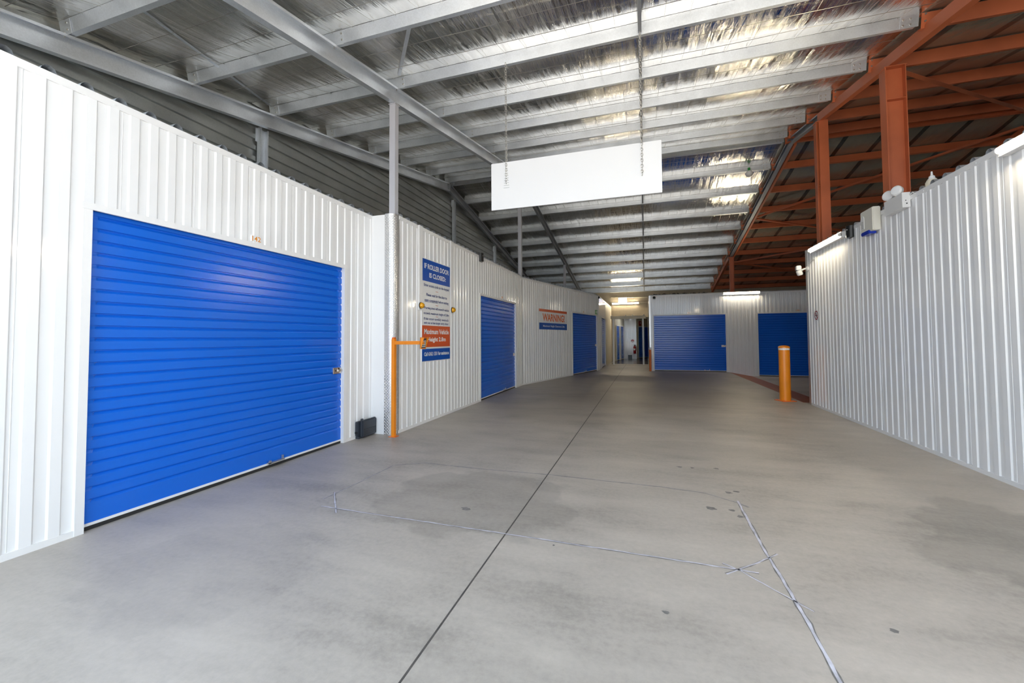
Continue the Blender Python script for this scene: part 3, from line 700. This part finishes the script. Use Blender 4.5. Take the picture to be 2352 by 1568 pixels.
guard([(3.242, 9.96), (3.242, 10.066), (3.40, 10.066)], 0, HR+0.02, 'checker plate guard on the far end of the right wall')
guard([(0.180, 18.70), (0.180, 18.433), (0.24, 18.433)], 0, H5, 'checker plate guard on the passage corner of the far wall')

# ------------------------------------------------------------------ signs
root = thing('instruction_sign', 'tall blue, white and orange sign: IF ROLLER DOOR IS CLOSED', 'sign', F2((6.55, 1.03, 0.012)))
SO = 0.016; a, b = 6.045, 7.065
mb = MB(F2); mb.box((a-0.012, 1.018, 0.011), (b+0.012, 2.772, 0.0145)); mb.build('backing_board', 'signwhite', root)
for nm, z0, z1, mt in (('title_panel', 2.385, 2.76, 'signblue'), ('height_panel', 1.265, 1.632, 'signorange'), ('phone_panel', 1.03, 1.236, 'signblue')):
    mb = MB(F2); mb.box((a, z0, 0.0145), (b, z1, SO)); mb.build(nm, mt, root)
TX = [('IF ROLLER DOOR', 6.11, 7.02, 2.60, 2.69, 'inkwhite'), ('IS CLOSED:', 6.28, 6.89, 2.46, 2.545, 'inkwhite'),
      ('Enter access code on the keypad', 6.10, 7.02, 2.285, 2.345, 'inkblue'), ('Please wait for the door to', 6.18, 6.94, 2.135, 2.185, 'inkblue'),
      ('open completely before exiting', 6.12, 7.0, 2.03, 2.09, 'inkblue'), ('Warning siren will sound if vehicle', 6.09, 7.02, 1.90, 1.955, 'inkblue'),
      ('exceeds maximum height of 2.8m', 6.09, 7.02, 1.81, 1.865, 'inkblue'), ('If this occurs carefully reverse &', 6.10, 7.0, 1.715, 1.77, 'inkblue'),
      ('exit out of the larger entry door', 6.10, 7.0, 1.648, 1.70, 'inkblue'), ('Maximum Vehicle', 6.11, 7.01, 1.485, 1.575, 'inkwhite'),
      ('Height 2.8m', 6.22, 6.89, 1.335, 1.435, 'inkwhite'), ('Call 6362 1331 for assistance', 6.11, 7.02, 1.115, 1.18, 'inkwhite')]
for t, s0, s1, z0, z1, mt in TX: letters(t, F2, s0, s1, z0, z1, SO+0.001, 'lettering', mt, root, bold=0.03 if mt == 'inkwhite' else 0.016)
mb = MB(F2); mb.box((6.12, 2.035, 0.0145), (6.58, 2.039, 0.0155)); mb.build('underline', 'inkblue', root)
for z in (2.235, 1.99, 1.79):
    mb = MB(F2); mb.box((6.51, z, 0.0145), (6.60, z+0.006, 0.0155)); mb.build('dash', 'inkorange', root)
root = thing('warning_sign', 'white and blue sign reading WARNING! Maximum Height Clearance 2.8m', 'sign', F3((2.13, 1.7, 0.012)))
mb = MB(F3); mb.box((1.06, 1.70, 0.011), (3.19, 2.375, 0.0145)); mb.build('backing_board', 'signwhite', root)
mb = MB(F3); mb.box((1.06, 2.29, 0.0145), (3.19, 2.375, 0.016)); mb.build('orange_bar', 'signorange', root)
mb = MB(F3); mb.box((1.06, 1.70, 0.0145), (3.19, 1.92, 0.016)); mb.build('clearance_panel', 'signblue', root)
letters('WARNING!', F3, 1.30, 3.0, 1.975, 2.235, 0.0158, 'lettering', 'inkorange', root, bold=0.032)
letters('Maximum Height Clearance 2.8m', F3, 1.33, 3.0, 1.765, 1.85, 0.0172, 'lettering', 'inkwhite', root)
root = thing('exit_sign', 'small green exit sign over the door right of the warning sign', 'sign', F3((6.2, 2.45, 0.012)))
mb = MB(F3); mb.box((6.09, 2.43, 0.011), (6.35, 2.61, 0.02)); mb.build('plate', 'greenpl', root)
mb = MB(F3); mb.box((6.24, 2.46, 0.02), (6.32, 2.58, 0.0215)); mb.lathe((6.16, 2.565, 0.02), (0, 0, 1), [(0.014, 0), (0.014, 0.0015)], 12); mb.prism([(6.13, 2.46, 0.02), (6.15, 2.46, 0.02), (6.19, 2.54, 0.02), (6.15, 2.55, 0.02)], (0, 0, 0.0015)); mb.build('pictogram', 'inkwhite', root)
# hanging blank board
root = thing('hanging_sign', 'blank white board hung from the roof on two chains', 'sign', (-0.89, 5.37, 3.2))
mb = MB(); mb.box((-2.025, 5.36, 3.20), (0.235, 5.38, 3.86)); mb.build('board', 'boardwhite', root, bevel=0.002)
def chain(x, y, z0, z1, nm):
    mb = MB(); z = z0; k = 0; L_, w, r = 0.046, 0.013, 0.0032
    while z < z1:
        n = 10; pts = []
        for i in range(n+1):
            t = 2*math.pi*i/n; u = w*math.cos(t); v = (L_/2)*math.sin(t)
            pts.append(Vector((x+(u if k % 2 else u*0.35), y+(u*0.35 if k % 2 else u), z+L_/2+v)))
        mb.path(pts, r, 5); z += L_-0.011; k += 1
    return mb.build(nm, 'steel', root)
chain(-1.80, 5.352, 3.55, zb(5.37)-0.01, 'chain'); chain(0.0, 5.345, 3.43, zb(5.37)-0.01, 'chain')
mb = MB()
for i in range(10): mb.box((-1.815-0.003*i, 5.3585, 3.80-i*0.034), (-1.785+0.003*i, 5.3602, 3.806-i*0.034))
o = mb.build('rubbed_mark', 'galvdark', root); o['label'] = 'faint rubbed marks below the left chain'
# no smoking style prohibition sticker
root = thing('prohibition_sticker', 'small round red and black prohibition sticker on the right wall', 'sign', FR((9.585, 1.82, 0.012)))
mb = MB(FR); mb.lathe((9.585, 1.825, 0.011), (0, 0, 1), [(0.11, 0), (0.11, 0.003)], 24); mb.build('disc', 'signwhite', root)
mb = MB(FR); R = 0.085
for i in range(28):
    t0, t1 = 2*math.pi*i/28, 2*math.pi*(i+1)/28
    q = [(9.585+r*math.cos(t), 1.825+r*math.sin(t)*1.05, 0.0146) for r, t in ((R, t0), (R, t1), (R-0.018, t1), (R-0.018, t0))]; mb.poly(q)
q = math.radians(45); c, s_ = math.cos(q), math.sin(q)
mb.poly([(9.585+c*u-s_*v, 1.825+s_*u+c*v, 0.0147) for u, v in ((-R, -0.008), (R, -0.008), (R, 0.008), (-R, 0.008))]); mb.build('red_ring', 'redpaint', root)
mb = MB(FR); mb.box((9.53, 1.815, 0.0142), (9.64, 1.833, 0.0145)); mb.box((9.575, 1.78, 0.0142), (9.595, 1.875, 0.0145)); mb.build('pictogram', 'black', root)

# ------------------------------------------------------------------ beam sensors beside the instruction sign
for s0, s1, zl, lb in ((5.93, 6.035, 1.88, 'flat white cover strip with an amber lens, left edge of the instruction sign'), (7.085, 7.215, 1.90, 'flat white cover strip with an amber lens, right edge of the instruction sign')):
    root = thing('beam_sensor', lb, 'sensor', F2(((s0+s1)/2, zl, 0.012)), 'amber beam sensors')
    mb = MB(F2); mb.box((s0, zl, 0.011), (s1, H1+0.01, 0.028)); mb.build('cover_strip', 'trim', root, bevel=0.003)
    c = ((s0+s1)/2-0.01, 1.955, 0.028)
    mb = MB(F2); mb.lathe(c, (0, 0, 1), [(0.05, 0), (0.05, 0.02), (0.043, 0.045), (0.028, 0.062), (0.008, 0.07)], 18); mb.build('lens', 'brass', root)
    mb = MB(F2); mb.lathe(c, (0, 0, 1), [(0.055, 0), (0.055, 0.014)], 18); mb.build('collar', 'black', root)
# keypad stand
root = thing('keypad_stand', 'orange steel stand holding a keypad in front of the checker plate corner', 'keypad stand', (-3.485, 5.17, 0))
Y0 = 5.17
mb = MB(); mb.box((-3.50, Y0-0.028, 0), (-3.45, Y0+0.028, 1.405)); mb.build('post', 'orange', root, bevel=0.003)
mb = MB(); mb.box((-3.53, Y0-0.05, 0), (-3.42, Y0+0.05, 0.008)); mb.build('foot_plate', 'orangered', root)
mb = MB(); mb.box((-3.45, Y0-0.025, 1.325), (-2.99, Y0+0.025, 1.375)); mb.build('arm', 'orange', root, bevel=0.003)
mb = MB(); mb.box((-3.495, Y0-0.02, 1.405), (-3.455, Y0+0.02, 1.43)); mb.build('post_cap', 'orangered', root)
hs = MB()
for y in (Y0-0.045, Y0+0.085):
    hs.prism([(-3.02, y, 1.268), (-3.005, y, 1.268), (-2.955, y, 1.425), (-3.02, y, 1.425)], (0, 0.006, 0))
hs.prism([(-3.02, Y0-0.045, 1.268), (-3.014, Y0-0.045, 1.268), (-3.014, Y0-0.045, 1.425), (-3.02, Y0-0.045, 1.425)], (0, 0.136, 0))
hs.box((-3.02, Y0-0.045, 1.420), (-2.955, Y0+0.091, 1.426)); hs.box((-3.02, Y0-0.045, 1.262), (-3.0, Y0+0.091, 1.268))
hd = hs.build('keypad_hood', 'orange', root)
mb = MB(); mb.prism([(-3.013, Y0-0.03, 1.275), (-3.006, Y0-0.03, 1.275), (-2.985, Y0-0.03, 1.41), (-3.013, Y0-0.03, 1.41)], (0, 0.108, 0)); kp = mb.build('keypad', 'charcoal', root)
for i in range(4):
    for j in range(3):
        z = 1.295+i*0.026; x = -3.006+(z-1.275)*0.155; y = Y0-0.012+j*0.034
        mb = MB(); mb.box((x-0.002, y-0.010, z-0.007), (x+0.004, y+0.010, z+0.007)); mb.build('key', 'white', kp)
# gate motor
root = thing('gate_motor', 'dark grey motor box on the floor right of the largest blue door', 'motor box', F1((5.06, 0, 0.05)))
F = F1
mb = MB(F); mb.box((4.89, 0.03, 0.012), (5.22, 0.24, 0.06)); mb.build('back_housing', 'charcoal', root, bevel=0.008)
mb = MB(F); mb.prism([(4.93, 0.015, 0.06), (5.245, 0.015, 0.06), (5.245, 0.255, 0.06), (4.93, 0.255, 0.06)], (0, 0, 0.055))
mb.build('front_cover', 'charcoal', root, bevel=0.014)
mb = MB(F); mb.lathe((4.895, 0.085, 0.035), (-1, 0, 0), [(0.02, 0), (0.02, 0.012)], 14); mb.build('cable_gland', 'black', root)
for i in range(4):
    mb = MB(F); mb.box((4.96, 0.055+i*0.022, 0.113), (5.22, 0.062+i*0.022, 0.118)); mb.build('cooling_rib', 'black', root)
mb = MB(F); mb.box((4.90, 0, 0.012), (5.23, 0.03, 0.07)); mb.build('mounting_foot', 'charcoal', root)
mb = MB(F); mb.lathe((5.0, 0.24, 0.045), (0, 1, 0), [(0.02, 0), (0.02, 0.022), (0.012, 0.026)], 12); mb.build('release_knob', 'charcoal', root)

# ------------------------------------------------------------------ bollards
def bollard(x, y, r, h, label, base, bz, mat, capc):
    root = thing('bollard', label, 'bollard', (x, y, 0), 'orange bollards')
    n = 28
    mb = MB(); mb.lathe((x, y, 0), (0, 0, 1), [(r, 0), (r, h)], n); mb.build('pipe', mat, root)
    mb = MB(); mb.lathe((x, y, bz[0]), (0, 0, 1), [(r+0.002, 0), (r+0.002, bz[1]-bz[0])], n); mb.build('reflective_band', 'inkwhite', root)
    mb = MB(); mb.lathe((x, y, h), (0, 0, 1), [(r+0.004, -0.03), (r+0.004, 0), (r*0.8, 0.018), (r*0.4, 0.028), (0.002, 0.03)], n); mb.build('cap', capc, root)
    if base:
        mb = MB(); q = math.radians(20); c, s_ = math.cos(q)*base, math.sin(q)*base
        mb.prism([(x+c-s_, y+s_+c, 0), (x-c-s_, y-s_+c, 0), (x-c+s_, y-s_-c, 0), (x+c+s_, y+s_-c, 0)], (0, 0, 0.012)); bp = mb.build('base_plate', 'orangered', root)
        for i, j in ((0.72, 0.72), (-0.72, 0.72), (0.72, -0.72), (-0.72, -0.72)):
            mb = MB(); mb.lathe((x+c*i-s_*j, y+s_*i+c*j, 0.012), (0, 0, 1), [(0.012, 0), (0.012, 0.012)], 6); mb.build('anchor_bolt', 'orangered', bp)
    return root
bollard(2.917, 10.47, 0.108, 1.185, 'thick orange bollard with white band near the right wall end', 0.15, (1.115, 1.17), 'orange', 'orange')
bollard(0.20, 18.27, 0.044, 0.97, 'slim orange red bollard with white top at the far passage corner', 0, (0.90, 0.965), 'orangered', 'inkwhite')

# ------------------------------------------------------------------ lamps
def tube_lamp(F, s0, s1, z, o, label, r=0.030, d='down'):
    root = thing('tube_light', label, 'light', F(((s0+s1)/2, z, o)), 'lit fluorescent tube lights')
    mb = MB(F); mb.box((s0, z-0.05, 0.014), (s1, z+0.045, o-0.012)); mb.build('housing', 'white', root)
    mb = MB(F); n = 12
    A = [Vector((s0+0.03, z+r*math.sin(t), o+r*0.9*math.cos(t))) for t in [2*math.pi*i/n for i in range(n)]]
    mb.prism(A, (s1-s0-0.06, 0, 0), True); mb.build('diffuser', 'tube', root)
    for a, b in ((s0, s0+0.03), (s1-0.03, s1)):
        mb = MB(F); mb.prism([(a, z+r*math.sin(t), o+r*0.9*math.cos(t)) for t in [2*math.pi*i/n for i in range(n)]], (b-a, 0, 0), True); mb.build('end_cap', 'white', root)
    return root
tube_lamp(FR, 8.22, 9.60, 3.12, 0.10, 'lit tube light at the far end of the right wall')
tube_lamp(FR, 3.45, 4.99, 3.115, 0.10, 'lit tube light on the right wall at the picture edge, nearest the entrance')
tube_lamp(F5, 3.03, 4.37, 3.17, 0.07, 'lit tube light on the far wall between the two doors')
FB = frame((0, 25.4, 0), (1, 0, 0), (0, -1, 0))
tube_lamp(FB, -1.86, -0.30, 3.46, 0.07, 'lit tube light on the block wall over the passage')
root = thing('lit_exit_box', 'glowing pale box sign above the tube light of the passage', 'sign', FB((-1.2, 3.54, 0.05)))
mb = MB(FB); mb.box((-1.49, 3.54, 0.0), (-0.98, 3.82, 0.05)); mb.build('case', 'white', root)
mb = MB(FB); mb.box((-1.475, 3.553, 0.05), (-0.995, 3.807, 0.055)); mb.build('lit_face', 'exitlit', root)
FC = frame((-0.95, 26.3, 2.75), (0, 1, 0), (0, 0, -1))
root = thing('ceiling_light', 'lit light on the ceiling inside the dim passage', 'light', (-0.95, 26.9, 2.72))
mb = MB(); mb.box((-1.0, 26.3, 2.71), (-0.9, 27.5, 2.75)); mb.build('housing', 'white', root)
mb = MB(); mb.box((-0.985, 26.33, 2.685), (-0.915, 27.47, 2.71)); mb.build('diffuser', 'corridor', root)
# emergency twin spot
root = thing('emergency_light', 'white emergency light box with two round lamp heads on the right wall top', 'emergency light', FR((6.67, 3.05, 0.05)))
mb = MB(FR); mb.box((6.46, 3.04, 0.014), (6.88, 3.235, 0.10)); mb.build('box', 'white', root, bevel=0.004)
for s, t in ((6.62, 0.3), (6.82, 0.0)):
    mb = MB(FR); c = Vector((s, 3.30, 0.06)); ax = Vector((-0.55, 0.05, 0.85))
    mb.lathe(c, ax, [(0.03, -0.03), (0.062, 0.0), (0.068, 0.04), (0.06, 0.05)], 20); h = mb.build('lamp_head', 'white', root)
    mb = MB(FR); mb.lathe(c+ax*0.05, ax, [(0.058, 0.0), (0.05, 0.008), (0.01, 0.012)], 20); mb.build('lens', 'signwhite', h)
    mb = MB(FR); mb.tube((s, 3.23, 0.06), (s, 3.29, 0.055), 0.012, 8); mb.build('bracket', 'white', root)
mb = MB(FR); mb.lathe((6.46, 3.09, 0.055), (-1, 0, 0), [(0.008, 0), (0.008, 0.003)], 10); mb.lathe((6.46, 3.13, 0.065), (-1, 0, 0), [(0.006, 0), (0.006, 0.003)], 10); mb.build('indicator', 'black', root)
mb = MB(FR); mb.path([(6.44, 3.19, 0.03), (6.40, 3.21, 0.02), (6.36, 3.17, 0.01), (6.33, 3.20, -0.02)], 0.006, 6); mb.build('cable', 'white', root)
# siren box
root = thing('siren_box', 'cream alarm siren box with a blue strobe on the right wall', 'siren', FR((7.33, 2.93, 0.05)))
mb = MB(FR); mb.prism([(7.15, 2.93, 0.014), (7.50, 2.93, 0.014), (7.50, 3.27, 0.014), (7.15, 3.27, 0.014)], (0, 0, 0.10)); mb.build('case', 'offwhite', root, bevel=0.01)
mb = MB(FR); pts = [(7.43+0.045*math.cos(t), 3.14+0.06*math.sin(t), 0.113) for t in [math.pi*i/8 for i in range(9)]]+[(7.385, 3.0, 0.113), (7.475, 3.0, 0.113)]
mb.prism(pts, (0, 0, 0.006)); g = mb.build('grille', 'white', root)
for i in range(5):
    for j in range(3):
        mb = MB(FR); mb.lathe((7.41+j*0.02, 3.02+i*0.022, 0.119), (0, 0, 1), [(0.005, 0), (0.005, 0.001)], 8); mb.build('sound_hole', 'black', g)
mb = MB(FR); mb.box((7.24, 2.90, 0.03), (7.47, 2.955, 0.125)); mb.build('strobe', 'bluelens', root, bevel=0.008)
# dark sensors on the wall tops
def dark_sensor(F, s, z, label):
    root = thing('dark_sensor', label, 'sensor', F((s, z, 0.03)), 'black wall sensors')
    mb = MB(F); n = 14
    pts = [(s+0.07*math.cos(t), z-0.10, 0.014+0.075*math.sin(t)) for t in [math.pi*i/n for i in range(n+1)]]
    mb.prism(pts, (0, 0.19, 0), True); mb.build('body', 'black', root)
    mb = MB(F); mb.box((s-0.078, z-0.105, 0.012), (s+0.078, z+0.095, 0.02)); mb.build('back_plate', 'black', root)
    mb = MB(F); mb.box((s-0.03, z+0.02, 0.075), (s-0.022, z+0.03, 0.092)); mb.build('indicator', 'white', root)
dark_sensor(FR, 8.03, 3.115, 'black half round sensor between the siren box and the wall lamp')
dark_sensor(F2, 8.60, 3.245, 'black half round sensor above the door next to the instruction sign')
# motion detector on the wall end
root = thing('motion_detector', 'white motion detector on a bracket at the far end of the right wall', 'sensor', (3.12, 9.98, 2.75))
mb = MB(); mb.lathe((3.245, 9.93, 2.815), (-1, 0, 0), [(0.05, 0), (0.05, 0.025), (0.03, 0.04)], 18); mb.build('wall_disc', 'white', root)
mb = MB(); mb.path([(3.20, 9.93, 2.815), (3.15, 9.96, 2.80), (3.12, 9.98, 2.76)], 0.018, 8); mb.build('arm', 'white', root)
mb = MB(); mb.lathe((3.12, 9.985, 2.685), (-0.28, 0, 0.96), [(0.04, 0), (0.055, 0.02), (0.055, 0.10), (0.045, 0.105)], 20); mb.build('body', 'white', root)
mb = MB(); mb.box((3.035, 9.92, 2.785), (3.125, 10.02, 2.885)); hh = mb.build('head', 'white', root, bevel=0.012)
mb = MB(); mb.box((3.045, 9.917, 2.80), (3.11, 9.921, 2.865)); mb.build('lens', 'signwhite', hh)
mb = MB(); mb.path([(3.243, 9.60, 3.08), (3.243, 9.62, 2.95), (3.243, 9.92, 2.90), (3.243, 9.93, 2.84)], 0.006, 6); mb.build('cable', 'white', root)
# dome cameras
def dome(c, ax, label):
    root = thing('dome_camera', label, 'camera', c, 'small dome cameras')
    c = Vector(c); ax = Vector(ax).normalized()
    mb = MB(); mb.lathe(c, ax, [(0.075, 0), (0.075, 0.035), (0.062, 0.055)], 20); mb.build('collar', 'white', root)
    mb = MB(); mb.lathe(c+ax*0.05, ax, [(0.055, 0), (0.05, 0.025), (0.035, 0.045), (0.005, 0.055)], 20); mb.build('dome', 'black', root)
dome((0.40, 18.436, 3.10), (0, -1, 0), 'dome camera at the top left corner of the far wall')
p = F3((LEN3-0.14, 3.17, 0.012)); dome(p, (0.75, -0.5, -0.1), 'dome camera on the top corner beside the passage')
# sealant bottle, bulb, cable heap, door frame, passage items
root = thing('nozzle_bottle', 'cream nozzle bottle standing on the right wall beside the emergency light', 'bottle', (3.30, 6.22, HR+0.03))
mb = MB(); mb.lathe((3.335, 6.22, HR+0.007), (0, 0, 1), [(0.055, 0), (0.06, 0.01), (0.06, 0.06), (0.045, 0.09)], 20); mb.build('body', 'cream', root)
mb = MB(); mb.lathe((3.335, 6.22, HR+0.097), (0, 0, 1), [(0.045, 0), (0.03, 0.02), (0.028, 0.04), (0.012, 0.055), (0.008, 0.10), (0.005, 0.102)], 16); mb.build('nozzle', 'white', root)
root = thing('hanging_bulb', 'white bulb with a green holder hanging from a purlin near the grey rafter', 'bulb', (2.95, 13.36, zb(13.4)-0.1))
mb = MB(); mb.tube((2.97, 13.37, zb(13.4)+0.07), (2.97, 13.37, zb(13.4)-0.02), 0.035, 14); mb.build('holder', 'greenpl', root)
mb = MB(); mb.lathe((2.97, 13.37, zb(13.4)-0.02), (0, 0, -1), [(0.05, 0), (0.10, 0.05), (0.105, 0.09), (0.07, 0.15), (0.01, 0.175)], 18); mb.build('globe', 'white', root)
mb = MB(); P = []
for i in range(90):
    t = i/89; P.append(Vector((0.35+2.2*t+0.06*math.sin(i*1.9), 18.75+0.08*math.cos(i*1.3), H5+0.05+0.03*math.sin(i*2.3)+0.02*random.random())))
mb.path(P, 0.012, 6); tag(mb.build('cable_tangle', 'black'), 'dark tangle of cable lying on top of the far wall', 'cable')
root = thing('passage_door_frame', 'cream metal door frame standing at the passage mouth', 'door frame', (-0.85, 22.4, 0))
for x, m in ((-1.585, 'trim'), (-0.085, 'trim')):
    mb = MB(); mb.box((x-0.04, 22.36, 0), (x+0.04, 22.44, 2.40)); mb.build('jamb', m, root)
mb = MB(); mb.box((-1.72, 22.37, 2.40), (0.06, 22.43, 2.54)); mb.build('header', 'cream', root)
mb = MB(); mb.box((-1.72, 22.33, 2.53), (0.06, 22.45, 2.56)); mb.build('header_rail', 'cream', root)
for x in (-1.65, -0.95, -0.6, -0.04):
    mb = MB(); mb.lathe((x, 22.33, 2.56), (0, 0, 1), [(0.025, 0), (0.03, 0.03), (0.005, 0.06)], 12); mb.build('roller_bracket', 'white', root)
root = thing('fire_extinguisher', 'red fire extinguisher hung on the passage end panel', 'fire extinguisher', FE((-0.66, 0.45, 0.05)))
mb = MB(FE); mb.lathe((-0.66, 0.36, 0.10), (0, 1, 0), [(0.075, 0), (0.085, 0.02), (0.085, 0.42), (0.05, 0.50), (0.03, 0.53)], 18); mb.build('cylinder', 'redpaint', root)
mb = MB(FE); mb.box((-0.70, 0.89, 0.08), (-0.60, 0.95, 0.12)); mb.build('valve', 'black', root)
mb = MB(FE); mb.path([(-0.62, 0.92, 0.1), (-0.56, 0.85, 0.12), (-0.56, 0.55, 0.14)], 0.012, 6); mb.build('hose', 'black', root)
mb = MB(FE); mb.box((-0.72, 0.58, 0.184), (-0.62, 0.70, 0.187)); mb.build('label_patch', 'inkwhite', root)
mb = MB(FE); mb.box((-0.68, 0.78, 0.0), (-0.64, 0.82, 0.06)); mb.build('hanger', 'steel', root)
root = thing('fire_point_sticker', 'round red sticker above the fire extinguisher', 'sign', FE((-0.79, 1.2, 0.02)))
mb = MB(FE); mb.lathe((-0.79, 1.2, 0.012), (0, 0, 1), [(0.10, 0), (0.10, 0.004)], 24); mb.build('disc', 'redpaint', root)
mb = MB(FE); mb.box((-0.86, 1.13, 0.016), (-0.72, 1.19, 0.0185)); mb.build('white_bar', 'inkwhite', root)
root = thing('fire_sign', 'red rectangular sign over the passage door beside the extinguisher', 'sign', FQ((0.75, 2.35, 0.0)))
mb = MB(FQ); mb.box((0.42, 2.24, -0.05), (0.78, 2.56, -0.03)); mb.build('plate', 'redpaint', root)
mb = MB(FQ); mb.box((0.55, 2.36, -0.03), (0.65, 2.5, -0.027)); mb.build('pictogram', 'inkwhite', root)
root = thing('black_crate', 'small black box on the passage floor against the end panel', 'box', FE((-0.95, 0, 0.15)))
mb = MB(FE); mb.box((-1.08, 0.002, 0.02), (-0.83, 0.25, 0.25)); mb.build('tub', 'black', root, bevel=0.01)
mb = MB(FE); mb.box((-1.09, 0.25, 0.015), (-0.82, 0.275, 0.255)); mb.build('lid', 'charcoal', root, bevel=0.004)
